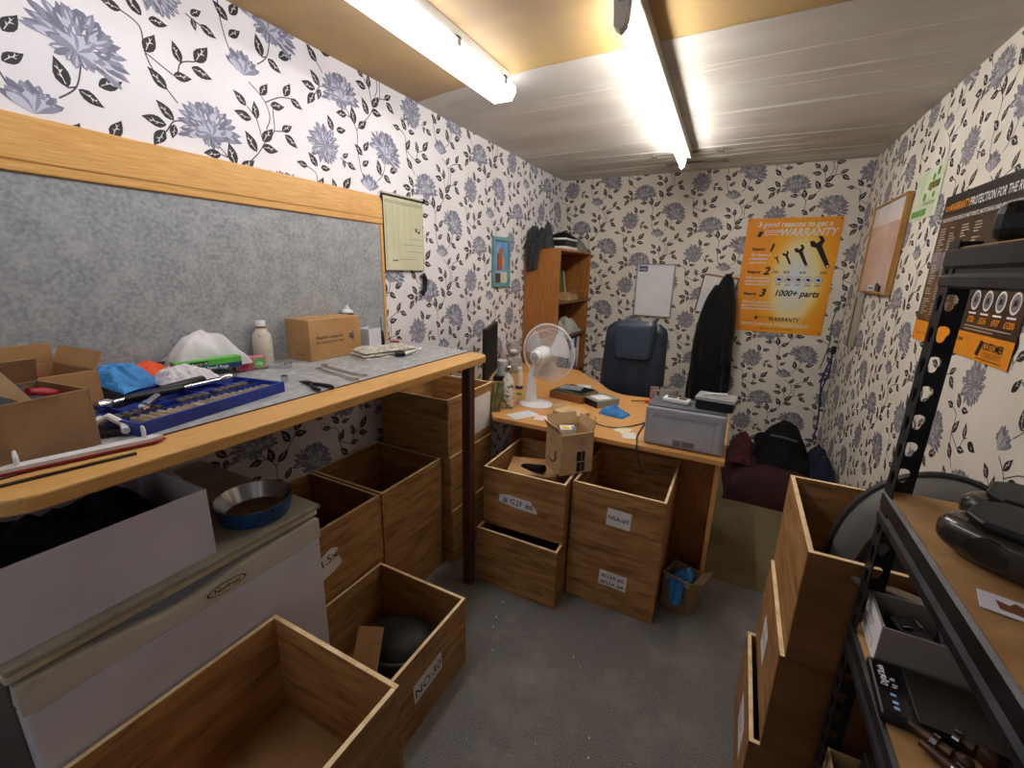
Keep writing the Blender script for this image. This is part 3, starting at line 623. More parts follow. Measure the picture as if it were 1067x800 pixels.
# ------------------------------------------------------------------ left wall hangings
t = thing('framed_chart','pale paper chart in a thin frame hung on the left wall past the splashback','chart',(XL+.003,1.89,1.49))
b = MB(); b.box(0,-.155,0,.012,.155,.372); b.build('backing', M('chart_back','#26241f',.6), t, bevel=.002)
b = MB(); b.X = FM((.0125,0,0),(0,1,0),(0,0,1)); rect(b,-.152,.003,.150,.362,0,.0003)
for k in range(3): 
    rect(b,-.148,.345-.006*k,.145,.3468-.006*k,1,.0008)
rr = random.Random(2)
for k in range(34): rect(b,-.143,.02+k*.009,-.143+rr.uniform(.006,.012),.0225+k*.009,1,.0008)
for x,y0,y1 in ((-.09,.10,.34),(-.05,.16,.34),(.0,.10,.34),(.045,.12,.335)): rect(b,x,y0,x+.0015,y1,2,.0008)
for x0,x1,y in ((0,.14,.10),(-.02,.14,.135),(.045,.14,.165),(.06,.14,.22),(-.05,.1,.06)): rect(b,x0,y,x1,y+.0018,1,.0008)
rect(b,.085,.205,.10,.225,1,.0009); rect(b,.105,.20,.125,.212,1,.0009); rect(b,-.10,.05,-.06,.056,1,.0009)
b.build('paper', [M('chart_paper','#cfcdae',.6,c2='#bfbd9c',scale=5,rand=False), M('chart_ink','#54523f',.7), M('chart_line','#908e72',.7)], t)
b = MB(); b.box(0,-.158,.3725,.02,.155,.38); b.box(.0,.15,.36,.03,.16,.385,1); b.build('top_rail',[M('rail_white','#cfc9c0',.5),BLACK], t)
t = thing('cable_hook','black plastic clamp hanging below the corner of the framed chart','clamp',(XL+.003,2.03,1.36))
b = MB(); b.X = Matrix.Translation((.012,0,0)); b.tube([(0,-.02,.10),(0,.01,.11),(0,.025,.08),(0,.02,.03),(0,.0,.0),(0,-.02,.02)],[.006,.012,.013,.012,.010,.006],8); b.build('body', BLACK, t, smooth=True)
t = thing('framed_picture','small narrow picture in a blue-green frame on the left wall','picture',(XL+.003,2.965,1.385))
b = MB()
fr = M('frame_teal','#6fa3a8',.5,c2='#5c9096',scale=20)
for q in ((-.12,0,.02,.12,.028),(0,0,0,0,0)): pass
b.box(0,-.13,0,.02,-.105,.36); b.box(0,.105,0,.02,.13,.36); b.box(0,-.105,0,.02,.105,.026); b.box(0,-.105,.334,.02,.105,.36); b.build('frame', fr, t, bevel=.002)
b = MB(); b.X = FM((.006,0,0),(0,1,0),(0,0,1)); rect(b,-.105,.026,.105,.334,0,.0)
rect(b,-.03,.12,.02,.28,1,.001); rect(b,-.06,.12,-.03,.24,2,.001); rect(b,.02,.15,.05,.22,3,.001); rect(b,-.1,.03,-.01,.10,4,.001); rect(b,.0,.03,.10,.11,5,.001)
b.build('picture',[M('pic_blue','#4d86c4',.5,c2='#86aed6',scale=14),M('pic_rust','#b8623a',.6),M('pic_violet','#6c5a7c',.6),M('pic_ochre','#d9a64e',.6),M('pic_brown','#5a4030',.6),M('pic_cream','#d8cfc0',.6)],t)

# ------------------------------------------------------------------ desk
t = thing('office_desk','beech veneer corner desk with a curved inner edge, across the back of the room','desk',(0,0,0))
ins = catmull([(-.45,2.79),(-.60,2.78),(-.72,2.86),(-.82,3.0),(-1.0,3.2)],5)
pl = [(-1.11,1.945),(.035,1.945),(.035,2.77)]+ins+[(-1.10,3.33),(-1.635,3.33),(-1.635,2.2),(-1.26,2.14)]
b = MB(); b.prism(pl, .705, .73); b.build('desktop', DESKW, t, bevel=.003)
b = MB(); b.box(.002,1.99,0.006,.022,2.72,.7045); b.build('end_panel', DESKW, t, bevel=.001)
b = MB(); b.box(-1.05,2.19,.006,.0015,2.205,.7045); b.build('modesty_panel', DESKD, t)
b = MB(); b.box(-1.13,2.2,.006,-1.11,2.75,.7045); b.build('end_panel', DESKD, t)
b = MB(); b.box(.0225,2.0,.66,.0265,2.0,.70); 
DZ = .7305
# fan
t = thing('desk_fan','white desk fan with a round wire guard, standing at the left of the desk','fan',(-1.0,2.27,DZ),0)
b = MB(); b.lathe([(.105,0),(.105,.008),(.09,.016),(.05,.024),(.0,.028)],36,sy=.85,cap=False); b.lathe([(0,0),(.105,0)],36,sy=.85,cap=False); b.build('base', WHITEP, t, smooth=True)
b = MB()
def colf(u,v):
    a = u*2*math.pi; z = .012+v*.17; w_ = .042*(1-v)+.022*v; d_ = .03*(1-v)+.022*v; return (-.03+w_*math.cos(a), -.01+d_*math.sin(a)-.01*v, z)
b.grid(colf,20,8); b.build('column', WHITEP, t, smooth=True)
hd = bpy.data.objects.new('x',None)
zx = Vector((.10,.99,.03)).normalized(); Hc = Vector((.022,.10,.302)); xx = Vector((0,0,1)).cross(zx).normalized(); yx = zx.cross(xx); Xh = Matrix((xx,yx,zx)).transposed().to_4x4(); Xh.translation = Hc
GR = .172
b = MB(); b.X = Xh; b.lathe([(.0,-.165),(.030,-.164),(.037,-.155),(.038,-.135),(.046,-.128),(.050,-.10),(.050,-.045),(.035,-.02)],28,cap=False); b.lathe([(.0,-.1705),(.014,-.170),(.016,-.164)],20,cap=False,m=1); b.lathe([(.026,-.166),(.022,-.1665)],20,cap=False,m=1)
b.build('motor_housing', [WHITEP,GREYP], t, smooth=True)
b = MB(); b.tube([(-.035,-.02,.17),(-.01,.0,.22),(.01,.01,.27)],[.022,.026,.03],14); b.build('neck', WHITEP, t, smooth=True)
b = MB(); b.X = Xh; b.tube([(GR*math.cos(2*math.pi*k/48),GR*math.sin(2*math.pi*k/48),0) for k in range(49)],.0045,8); g = b.build('guard_rim', WHITEP, t, smooth=True)
def guard(front):
    b = MB(); b.X = Xh; s_ = 1 if front else -1
    n = 60
    for k in range(n):
        a = 2*math.pi*k/n
        pr = [(.03,.060),(.09,.057),(.133,.044),(.162,.020),(GR,0)]
        b.tube([(r*math.cos(a+.25*(1-r/GR)),r*math.sin(a+.25*(1-r/GR)),s_*z) for r,z in pr],.0009,4,0,cap=False)
    for r,z in ((.09,.057),(.14,.039)):
        b.tube([(r*math.cos(2*math.pi*k/40),r*math.sin(2*math.pi*k/40),s_*z) for k in range(41)],.0014,5,0)
    b.build('wire_guard', WHITEP, t, smooth=True)
guard(True); guard(False)
b = MB(); b.X = Xh; b.lathe([(.0,.062),(.02,.062),(.034,.056),(.036,.046),(.0,.044)],28,cap=False); b.lathe([(.0,.0645),(.012,.064),(.014,.062)],20,m=1,cap=False); b.build('hub_cap', [WHITEP,GREYP], t, smooth=True)
for k in range(3):
    b = MB(); b.X = Xh @ Matrix.Rotation(2*math.pi*k/3+.5,4,'Z')
    def bl(u,v):
        r = .02+.132*v; a = (-.62+1.25*u)*(1 if v>.1 else .5)*(1-.12*abs(v-.7)*2); return (r*math.cos(a), r*math.sin(a), -.018+.035*(u-.5)*-1+.004)
    b.grid(bl,8,8); b.build('blade', M('blade_translucent','#e6e6ea',.25,alpha=.9), t, smooth=True)
b = MB(); b.X = Xh; b.lathe([(0,-.02),(.024,-.02),(.024,.02),(0,.024)],20,cap=False); b.build('blade_hub', WHITEP, t, smooth=True)
# steel bottle
t = thing('drinks_bottle','white drinks bottle patterned with small leaves, at the desk corner','bottle',(-1.12,2.13,DZ))
b = MB(); b.lathe([(.030,0),(.033,.004),(.034,.12),(.030,.165),(.018,.20),(.016,.215)],28); b.build('bottle', M('leafprint','#e4e4dc',.35,c2='#e0e0d8',scale=8,c3='#3d5540',s3=42,lo3=.545,hi3=.575,rand=False), t, smooth=True)
b = MB(); b.lathe([(.019,.215),(.020,.217),(.020,.245),(.017,.248)],22); b.build('cap', STEEL, t, smooth=True)
b = MB(); b.tube([(.012*math.cos(a/12*2*math.pi),0,.266+.02*math.sin(a/12*2*math.pi)) for a in range(13)],.0022,6); b.build('loop', STEEL, t, smooth=True)
# sanitiser bottle
t = thing('sanitiser_bottle','cream spray bottle with a purple base behind the fan','bottle',(-1.255,2.55,DZ))
b = MB(); b.lathe([(.024,.022),(.024,.10),(.017,.115)],22); b.build('bottle', M('cream_bottle','#e2d3b8',.35), t, smooth=True)
b = MB(); b.lathe([(.025,0),(.025,.022)],22); b.build('band', M('purple','#3f2f86',.4), t, smooth=True)
b = MB(); b.lathe([(.017,.115),(.018,.117),(.018,.145),(.010,.148)],18); b.build('cap', WHITEP, t, smooth=True)
# charging base with blue tumbler
b = MB(); b.cb((-1.47,2.70,DZ+.018),(.12,.10,.035),0,R(20)); tag(b.build('phone_base', BLACK, bevel=.006),'black phone base under the pale blue tumbler at the back left of the desk','phone base')
t = thing('tumbler','pale blue tumbler standing on the black base near the monitor','mug',(-1.47,2.70,DZ+.037))
b = MB(); b.lathe([(.036,0),(.040,.10),(.037,.10),(.033,.004)],28,cap=False); b.lathe([(0,0),(.036,0)],28,cap=False); b.lathe([(0,.005),(.033,.005)],28,cap=False); b.build('cup', M('tumbler_blue','#b7cbd8',.4), t, smooth=True)
b = MB(); b.lathe([(.0405,.098),(.0415,.1),(.0415,.108),(.0,.110)],28,cap=False); b.build('rim', WHITEP, t, smooth=True)
# plush
t = thing('soft_toy','small grey and white soft toy sitting at the back left of the desk','soft toy',(-1.52,2.98,DZ))
fur = M('plush_grey','#8d8887',.95,c2='#b9b4b2',scale=30,bump=.6)
b = MB(); b.lathe([(0,0),(.06,.005),(.075,.05),(.06,.11),(.03,.15),(0,.16)],20,cap=False); b.build('body', fur, t, smooth=True)
b = MB(); b.lathe([(0,.13),(.045,.145),(.06,.19),(.045,.235),(0,.25)],20,cap=False); b.lathe([(0,.16),(.03,.165),(.033,.18),(0,.2)],12,(.02,-.045,0),m=1,cap=False); b.build('head', [fur,WHITEP], t, smooth=True)
for s_ in (-1,1):
    b = MB(); b.lathe([(0,-.02),(.02,-.01),(.022,.01),(0,.022)],12,(s_*.045,0,.235),cap=False); b.build('ear', fur, t, smooth=True)
# monitor
t = thing('computer_monitor','black flat monitor seen almost edge-on at the left end of the desk','monitor',(-1.42,2.44,DZ),R(110))
b = MB(); b.box(-.22,-.012,.09,.22,.012,.43,0); b.build('panel', BLACK, t, bevel=.006)
b = MB(); b.box(-.205,-.0135,.105,.205,-.0122,.415); b.build('screen', M('screen','#0c0d10',.6,spec=.2), t)
b = MB(); b.box(-.03,.0125,.02,.03,.035,.26); b.box(-.10,-.05,0,.10,.09,.012); b.build('stand', BLACK, t, bevel=.004)
# olive cloth at desk corner
def drape(name,label,cat,mat,pts,nu,nv,amp,seed,solid=.002):
    b = MB(); P = [Vector(p) for p in pts]
    def fn(u,v):
        p = P[0]*(1-u)*(1-v)+P[1]*u*(1-v)+P[2]*u*v+P[3]*(1-u)*v; nrm = (P[1]-P[0]).cross(P[3]-P[0]).normalized()
        return p+nrm*amp*(math.sin(u*13+seed+2*v)*.6+noise.noise((u*5,v*3,seed)))
    b.grid(fn,nu,nv); return tag(b.build(name,mat,smooth=True,solid=solid),label,cat)
drape('hanging_cloth','olive green cloth draped down at the left corner of the desk','cloth',M('olive_cloth','#7b7848',.9,c2='#5f5d35',scale=20),[(-1.165,2.045,.90),(-1.125,2.12,.885),(-1.125,2.03,.72),(-1.155,1.99,.66)],14,14,.012,2)
# organiser, papers, drive
t = thing('wooden_tray','low wooden tray of dark papers behind the fan base','tray',(-.86,2.54,DZ),R(-12))
b = MB(); b.box(-.12,-.10,0,.12,.10,.045); b.build('tray', M('tray_wood','#8f5f38',.5), t, bevel=.002)
b = MB(); b.cb((0,0,.050),(.21,.17,.008),0,.05); b.cb((.01,.01,.056),(.18,.14,.003),1,-.1); b.cb((-.02,0,.060),(.14,.11,.003),2,.3); b.build('papers',[M('green_file','#4c5a46',.6),BLACKM,M('silver_pack','#a9aeb6',.3,c2='#6b7480',scale=25)],t)
for i,(x,y,a,lab,c_) in enumerate(((-.88,2.80,.3,'white sheet of paper by the curved edge of the desk','#e6e8f0'),(-.985,2.055,-.5,'white sheet with print under the fan base','#dfdfe6'),(-.86,2.06,.25,'pinkish receipt lying beside the small cardboard box','#e6cfcf'),(-.395,2.04,.4,'white receipt left of the printer','#eae7e0'),(-.44,2.10,-.3,'yellowish receipt between blue glove and printer','#e2dcc0'))):
    b = MB(); b.cb((x,y,DZ+.0006+i*.0004),(.10 if i<3 else .07,.16 if i<2 else .085,.0006),0,a)
    tag(b.build('paper_sheet', M('sheet%d'%i,c_,.7)),lab,'paper')
t = thing('disc_drive','grey metal computer disc drive lying on the desk','disc drive',(-.675,2.50,DZ),R(-34))
b = MB(); b.box(-.075,-.085,0,.075,.085,.040); b.build('case', M('drive_grey','#9aa39a',.4,metal=.3), t, bevel=.001)
b = MB(); b.box(-.074,-.089,.001,.074,-.0855,.039); b.build('front_bezel', BLACK, t); b = MB(); b.box(-.04,-.05,.0402,.05,.05,.0408); b.build('sticker', PAPER, t)
t = openbox('cardboard_box','small brown cardboard box with flap open on the desk edge, behind the tall parcel box','box',(-.70,2.045,DZ),.15,.12,.07,R(-20),CARDL, flaps=[('x-',.03,30)])
b = MB(); b.cb((.0,0,.0725),(.146,.118,.0025)); b.build('lid', CARDL, t)
clothlump('disposable_glove','blue disposable glove lying on the desk beside the printer','glove',(-.545,2.33,DZ),.15,.09,.05,BLUEF,51,freq=22,rz=-.2)
t = thing('screwdriver','orange-handled screwdriver lying on the desk near the mug','screwdriver',(-.44,2.66,DZ),R(15))
b = MB(); b.tube([(0,0,.012),(.01,0,.012),(.06,0,.012),(.07,0,.012)],[.008,.012,.012,.008],10); b.build('handle',M('orange_plastic','#e2551e',.4),t,smooth=True)
b = MB(); b.tube([(0,0,.012),(-.08,0,.006)],.003,8); b.build('shaft',DKSTEEL,t,smooth=True)
# printer
t = thing('laser_printer','grey laser printer at the right-hand end of the desk','printer',(-.148,2.12,DZ))
b = MB(); b.box(-.17,-.14,.004,.17,.055,.185,0); b.build('case', GREYP, t, bevel=.010,seg=3)
b = MB(); b.box(-.155,-.142,.02,.15,-.1402,.165,0); b.box(.125,-.1424,.02,.1265,-.142,.165,1); b.box(-.155,-.1424,.163,.15,-.142,.1645,1)
for k in range(22): b.cb((-.13+k*.0125,-.1428,.148),(.003,.001,.018),1,0,ry=R(30))
b.build('front_cover', [M('cover_grey','#b3b5bf',.45),M('slot_grey','#6c6e78',.6)], t)
b = MB(); b.box(-.165,-.13,.1855,.165,.045,.191); b.build('top_tray', M('tray_dark','#5a5c66',.5), t)
b = MB(); b.X = FM((0,-.1425,0),(1,0,0),(0,0,1)); rect(b,-.04,.012,.055,.045,0,.0004); rect(b,-.036,.016,-.008,.041,1,.0008); rect(b,.004,.018,.05,.04,1,.0008); text(b,'CE',.012,.02,.022,.001,0); b.build('rating_label',[M('label_grey','#8e9099',.5),M('label_dark','#6a6c75',.5)],t)
t = thing('food_tub','black plastic tub with a clear lid on top of the printer','tub',(-.035,2.085,DZ+.1915),R(-6))
b = MB(); b.prism([(-.07,-.055),(.07,-.055),(.078,-.045),(.078,.045),(.07,.055),(-.07,.055),(-.078,.045),(-.078,-.045)],0,.042); b.build('tub', BLACK, t, bevel=.004)
b = MB(); b.box(-.08,-.06,.0425,.08,.06,.056,0); b.box(-.05,-.035,.0562,.05,.035,.0585,0); b.build('lid', M('clear_lid','#c9cdd0',.12,alpha=.6), t, bevel=.003)
b = MB(); b.tube([(-.05,-.03,.066),(.04,.02,.066)],.005,8); b.build('latch', WHITEP, t, smooth=True)
t = thing('scale_gadget','white and grey hand gadget lying on the printer, left of the black tub','gadget',(-.20,2.085,DZ+.1915),R(-8))
b = MB(); b.box(-.06,-.025,0,.06,.025,.022); b.build('body', WHITEP, t, bevel=.006,seg=3)
b = MB(); b.box(-.04,-.018,.0222,.0,.018,.025); b.box(.012,-.018,.0222,.045,.018,.026); b.build('window', M('gadget_dark','#4c4f55',.3), t)
b = MB(); b.tube(catmull([(-.32,2.05,DZ+.09),(-.345,1.99,DZ+.03),(-.34,1.96,DZ+.006),(-.335,1.93,DZ+.0),(-.33,1.925,.70),(-.30,1.93,.62),(-.25,1.955,.60),(-.2,1.98,.615)],6),.0045,8); tag(b.build('printer_cable',M('cable_dark','#3c3c40',.5),smooth=True),'dark cable hanging over the desk edge left of the printer','cable')
b = MB(); b.tube(catmull([(-.62,2.22,DZ+.004),(-.58,2.12,DZ+.004),(-.48,2.11,DZ+.004),(-.40,2.2,DZ+.004),(-.36,2.28,DZ+.004)],6),.003,6); tag(b.build('thin_cable',M('cable_brown','#5b5046',.5),smooth=True),'thin brown cable curling from the blue glove to the printer','cable')
t = thing('jug','grey plastic jug with a handle behind the printer','jug',(-.285,2.50,DZ)); t.scale = (1.1,1.1,1.3)
b = MB(); b.lathe([(.050,0),(.052,.01),(.045,.115),(.042,.118),(.040,.115),(.046,.01)],28); b.build('body', M('jug_grey','#8f9190',.4), t, smooth=True)
b = MB(); b.tube([(-.045,0,.10),(-.078,-.0,.098),(-.082,0,.07),(-.08,0,.03),(-.05,0,.02)],.005,8); b.build('handle', M('jug_grey','#8f9190',.4), t, smooth=True)
b = MB(); b.cb((-.40,2.73,DZ+.045),(.05,.035,.09),0,.2); b.cb((-.40,2.7115,DZ+.05),(.035,.001,.05),1,.2); tag(b.build('small_box',[M('box_mauve','#7d5f62',.5),M('box_pink','#b08a8a',.5)],bevel=.002),'small mauve box standing between the screwdriver and the grey jug','box')
b = MB(); b.lathe([(.02,0),(.02,.006),(0,.008)],18,(-1.19,2.42,DZ),cap=False); b.lathe([(0,0),(.02,0)],18,(-1.19,2.42,DZ),cap=False); tag(b.build('bottle_cap',M('cap_green','#2f9a4a',.5),smooth=True),'green bottle cap lying near the fan','cap')

# tall parcel box
t = thing('parcel_box','tall open cardboard parcel box printed with a curved arrow, standing between two crates','box',(-.62,1.81,.604),R(50)); t.scale = (1.22,1.2,1.05)
for q in ((-.07,-.06,0,.07,-.056,.185),(-.07,.056,0,.07,.06,.185),(-.07,-.056,0,-.066,.056,.185),(.066,-.056,0,.07,.056,.185)):
    b = MB(); b.box(*q); b.build('side_wall', CARDL, t, bevel=.0008)
b = MB(); b.box(-.066,-.056,0.001,.066,.056,.004); b.build('base', CARDL, t)
for loc, rot, dd in (((-.068,0,.186),(0,R(-25),0),(.003,.11,.04)),((0,.058,.186),(R(-18),0,0),(.13,.003,.05)),((.068,0,.186),(0,R(12),0),(.003,.11,.045))):
    b = MB(); b.cb((0,0,dd[2]/2),dd); o = b.build('flap', CARDL, t, loc=loc); o.rotation_euler = rot
b = MB(); b.X = FM((0,-.0606,0),(1,0,0),(0,0,1))
rect(b,.0,.008,.035,.052,0,.0004); rect(b,-.001,.058,.034,.102,0,.0004); text(b,'prime',.014,.022,.014,.001,1,rot=R(90)); text(b,'prime',.014,.022,.064,.001,1,rot=R(90))
for r_,mm in ((.013,0),(.0115,2)): disc(b,.02,.145,r_,mm,.0004+(.0004 if mm==2 else 0))
text(b,'n',.018,.02,.139,.001,0,align='CENTER')
b.X = FM((-.0706,0,0),(0,-1,0),(0,0,1))
pts = catmull([(-.04,.055),(-.025,.045),(-.005,.042),(.015,.05)],6)
for i in range(len(pts)-1):
    (x0,y0),(x1,y1)=pts[i],pts[i+1]; w_=.003; b.poly([(x0,y0-w_,.0004),(x1,y1-w_,.0004),(x1,y1+w_,.0004),(x0,y0+w_,.0004)],0)
b.poly([(.010,.060,.0004),(.022,.063,.0004),(.02,.048,.0004)],0); text(b,'ama',.026,.03,.062,.0006,0,bold=.0006,rot=R(90))
b.build('print',[M('print_black','#1d1c20',.6),M('tape_blue','#9aa7bb',.5),CARDL],t)
b = MB(); b.cb((-.63,1.80,.602+.155),(.07,.06,.10),0,R(30)); b.cb((-.635,1.79,.602+.2055),(.03,.03,.001),1,R(30)); b.cb((-.6,1.80,.602+.2055),(.02,.05,.001),2,R(30)); tag(b.build('packet',[M('packet_white','#e9e6dc',.5),M('packet_yellow','#e8d13a',.5),M('packet_grey','#6a7480',.5)],bevel=.004),'white and yellow packet inside the tall parcel box','packet')
b = MB(); b.tube([(-.93,1.93,.47),(-.86,1.84,.53),(-.74,1.80,.57)],[.02,.024,.02],10); tag(b.build('black_hose',BLACKM,smooth=True),'black hose lying in the G2F crate','hose')
b = MB(); b.cb((-.82,1.86,.44),(.25,.2,.2),0,.3); tag(b.build('carton',CARD,bevel=.002),'brown carton down inside the G2F crate under the hose','box')
b = MB(); b.lathe([(.0,0),(.018,.002),(.02,.03),(.0,.034)],14,cap=False); tag(b.build('white_knob',[WHITEP],loc=(-1.085,1.72,.45),smooth=True),'small white knob hanging at the gap left of the G2F crate','knob')
bpy.data.objects.remove(bpy.data.objects["white_knob"])

# crate contents NO:30
t = thing('rubber_part','large round black rubber part lying in the NO:30 crate','car part',(-.97,1.0,.0165),R(20))
b = MB(); b.lathe([(.15,0),(.16,.03),(.155,.10),(.13,.15),(.08,.175),(0,.18)],36,sy=.8,cap=False); b.lathe([(0,0),(.15,0)],36,sy=.8,cap=False); b.build('body', M('rubber','#22211f',.6,c2='#15140f',scale=8), t, smooth=True)
for k in range(3):
    b = MB(); rr_ = .165-.012*k; z = .04+.045*k; b.tube([(rr_*math.cos(a/32*2*math.pi),rr_*.8*math.sin(a/32*2*math.pi),z) for a in range(33)],.007,8); b.build('ridge', M('rubber_ridge','#45433e',.5), t, smooth=True)
b = MB(); b.X = Matrix.Translation((-.99,.865,.20)) @ Matrix.Rotation(R(25),4,'Z') @ Matrix.Rotation(R(-42),4,'X'); b.box(-.045,-.003,-.07,.045,.003,.08); tag(b.build('card_piece',CARDL),'torn pale cardboard piece leaning on the black part in the NO:30 crate','card')

# ------------------------------------------------------------------ chair behind desk
LEA = M('navy_leather','#222c3d',.38,c2='#1a2230',scale=12,bump=.08,bscale=60)
t = thing('office_chair','dark blue leather office chair behind the desk','chair',(-.615,3.02,0),R(2))
b = MB()
def pad(w0,w1,z0,z1,d0,d1,y0,nu=16,nv=18,m=0,pw=4,lean=.0):
    def front(u,v):
        s_ = 2*u-1; w_ = w0+(w1-w0)*v; z = z0+(z1-z0)*v
        e = (1-abs(s_)**pw)**(1/pw)*min(1,(1-abs(2*v-1)**8)**.5+.0)
        ww = w_*(1-.25*max(0,(abs(2*v-1)-.8)/.2)**2)
        return (s_*ww/2, y0+lean*v-d0*e, z)
    def backf(u,v):
        x,y,z = front(1-u,v); s_=2*(1-u)-1; e = (1-abs(s_)**pw)**(1/pw); return (x, y0+lean*v+d1*e, z)
    b.grid(front,nu,nv,m); b.grid(backf,nu,nv,m)
pad(.46,.42,.56,1.17,.05,.04,.03,lean=.06); bb = b.build('backrest', LEA, t, smooth=True)
b = MB(); pad(.24,.30,.92,1.19,.03,.01,-.01,lean=.03); b.build('headrest_pad', M('navy_leather_pad','#2c384b',.33,bump=.05,bscale=60), t, smooth=True)
b = MB()
b.tube([(-.20,-.022,.90),(-.1,-.03,.898),(.1,-.03,.898),(.20,-.022,.90)],.002,6)
for s_ in (-1,1):
    for x in (.05,.09): b.tube([(s_*x,-.024,.885),(s_*(x+.006),-.032,.78),(s_*(x+.03),-.022,.62)],.0016,6)
b.build('stitching', M('stitch_dark','#11161f',.6), t)
b = MB(); b.box(-.24,-.42,.42,.24,.02,.52); b.build('seat', LEA, t, bevel=.035,seg=4)
for s_ in (-1,1):
    b = MB(); b.tube(catmull([(s_*.22,.02,.50),(s_*.27,.0,.60),(s_*.275,-.05,.66),(s_*.275,-.25,.66),(s_*.26,-.30,.56),(s_*.22,-.30,.45)],4),.016,10); b.build('armrest', BLACK, t, smooth=True)
b = MB(); b.tube([(0,-.2,.07),(0,-.2,.42)],.028,14); b.build('gas_lift', BLACK, t, smooth=True)
for k in range(5):
    a = 2*math.pi*k/5+.3; b = MB(); b.tube([(0,-.2,.09),(.27*math.cos(a),-.2+.27*math.sin(a),.062)],[.025,.014],8); l_ = b.build('base_leg', BLACK, t, smooth=True)
    b = MB(); b.tube([(.27*math.cos(a)-.012,-.2+.27*math.sin(a),.034),(.27*math.cos(a)+.012,-.2+.27*math.sin(a),.034)],.028,14); b.build('castor', BLACK, l_, smooth=True)

# ------------------------------------------------------------------ bookcase
t = thing('bookcase','tall narrow teak-veneer bookcase in the left back corner','bookcase',(XL+.005,3.38,0))
BW, BD, BH = .80, .318, 1.69
for n_, q in (('side_panel',(0,0,.006,BD,.018,BH)),('side_panel',(0,BW-.018,.006,BD,BW,BH)),('top_panel',(0,.0185,BH-.018,BD,BW-.0185,BH)),('back_panel',(0,.0185,.006,.006,BW-.0185,BH-.0185))):
    b = MB(); b.box(*q); b.build(n_, SAPELE, t, bevel=.001)
for z in (1.26,.955,.60,.25,.05):
    b = MB(); b.box(.007,.0185,z-.018,BD-.004,BW-.0185,z); b.build('shelf', M('shelf_brown','#7a4f2c',.5), t, bevel=.001)
# on the shelves
X0 = XL+.005; Y0 = 3.38
t = thing('picture_frame','green and brown picture standing on the upper bookcase shelf','picture',(X0+.10,Y0+.34,1.2605),0)
b = MB(); b.X = Matrix.Rotation(R(-8),4,'Y'); b.box(0,0,0,.012,.40,.27,0); b.box(.0122,.02,.02,.014,.30,.25,1); b.box(.0142,.06,.10,.016,.22,.20,2); b.box(.0162,.1,.12,.0165,.16,.18,3); b.box(.0122,.36,.0,.015,.395,.27,4)
b.build('panel',[M('pf_green','#5d6a4c',.6),M('pf_olive','#7a7040',.6),M('pf_brown','#6b3828',.6),RED,M('pf_pale','#c9cdb8',.6)],t,bevel=.001)
t = openbox('cardboard_box','small open cardboard box on the upper bookcase shelf','box',(X0+.215,Y0+.50,1.2605),.12,.26,.06,0,CARDL,flaps=[('x+',.05,60)])
b = MB(); b.tube([(X0+.15,Y0+.12,.956),(X0+.15,Y0+.12,1.06),(X0+.16,Y0+.12,1.09),(X0+.16,Y0+.12,1.15)],[.04,.04,.02,.015],14); tag(b.build('black_bottle',BLACK,smooth=True),'black bottle on the second bookcase shelf','bottle')
b = MB(); b.lathe([(.03,0),(.03,.1),(.012,.13),(.012,.15)],14,(X0+.22,Y0+.20,.956)); tag(b.build('small_bottle',M('bottle_teal','#5c7466',.4),smooth=True),'small grey-green bottle beside the black one on the second bookcase shelf','bottle')
clothlump('plastic_bag','white plastic bag sagging over the second bookcase shelf','bag',(X0+.19,Y0+.50,.956),.22,.42,.13,M('bag_offwhite','#c7c6bd',.4,c2='#9a9a90',scale=12),61,freq=9)
for k in range(4):
    b = MB(); b.box(X0+.06,Y0+.40+k*.075,.6005,X0+.29,Y0+.465+k*.075,.90,0); b.box(X0+.2902,Y0+.41+k*.075,.68,X0+.2915,Y0+.455+k*.075,.80,1)
    tag(b.build('ring_binder',[M('binder_%d'%(k%2),'#d5d8e2' if k%2 else '#3c4f7a',.5),PAPER],bevel=.003),['dark blue','pale','dark blue','pale'][k]+' ring binder on the third bookcase shelf, '+['nearest','second nearest','third nearest','farthest'][k]+' from the fan','binder',group='ring binders in the bookcase')
# on top of bookcase
clothlump('fleece','dark grey fluffy fleece slumped on the left end of the bookcase top','fleece',(X0+.10,Y0+.10,1.6905),.22,.24,.20,M('fleece_grey','#3f4144',.98,c2='#2c2d30',scale=40,bump=.8),71,freq=14,rough=.9)
drape('fleece','sleeve of dark fleece hanging down the side of the bookcase','fleece',M('fleece_grey','#3f4144',.98),[(X0+.01,Y0-.012,1.72),(X0+.15,Y0-.012,1.72),(X0+.12,Y0-.02,1.52),(X0+.03,Y0-.02,1.50)],12,12,.008,5,solid=.008)
t = thing('recorder_box','white electronics box with a dark front on the bookcase top','recorder',(X0+.19,Y0+.30,1.6905),0)
b = MB(); b.box(-.10,-.14,0,.11,.16,.025,0); b.box(-.09,-.12,.026,.10,.14,.075,1); b.box(-.10,-.14,.076,.11,.16,.09,0); b.build('case',[WHITEP,BLACK],t,bevel=.003)
clothlump('cap_hat','black cap lying on the white electronics box','cap',(X0+.17,Y0+.42,1.781),.20,.34,.07,BLACKM,81,freq=8,rough=.3)
clothlump('felt_bag','grey felt bag at the right end of the bookcase top','bag',(X0+.2,Y0+.66,1.6905),.20,.24,.12,M('felt_grey','#8a8580',.95),83,freq=7,rough=.3)

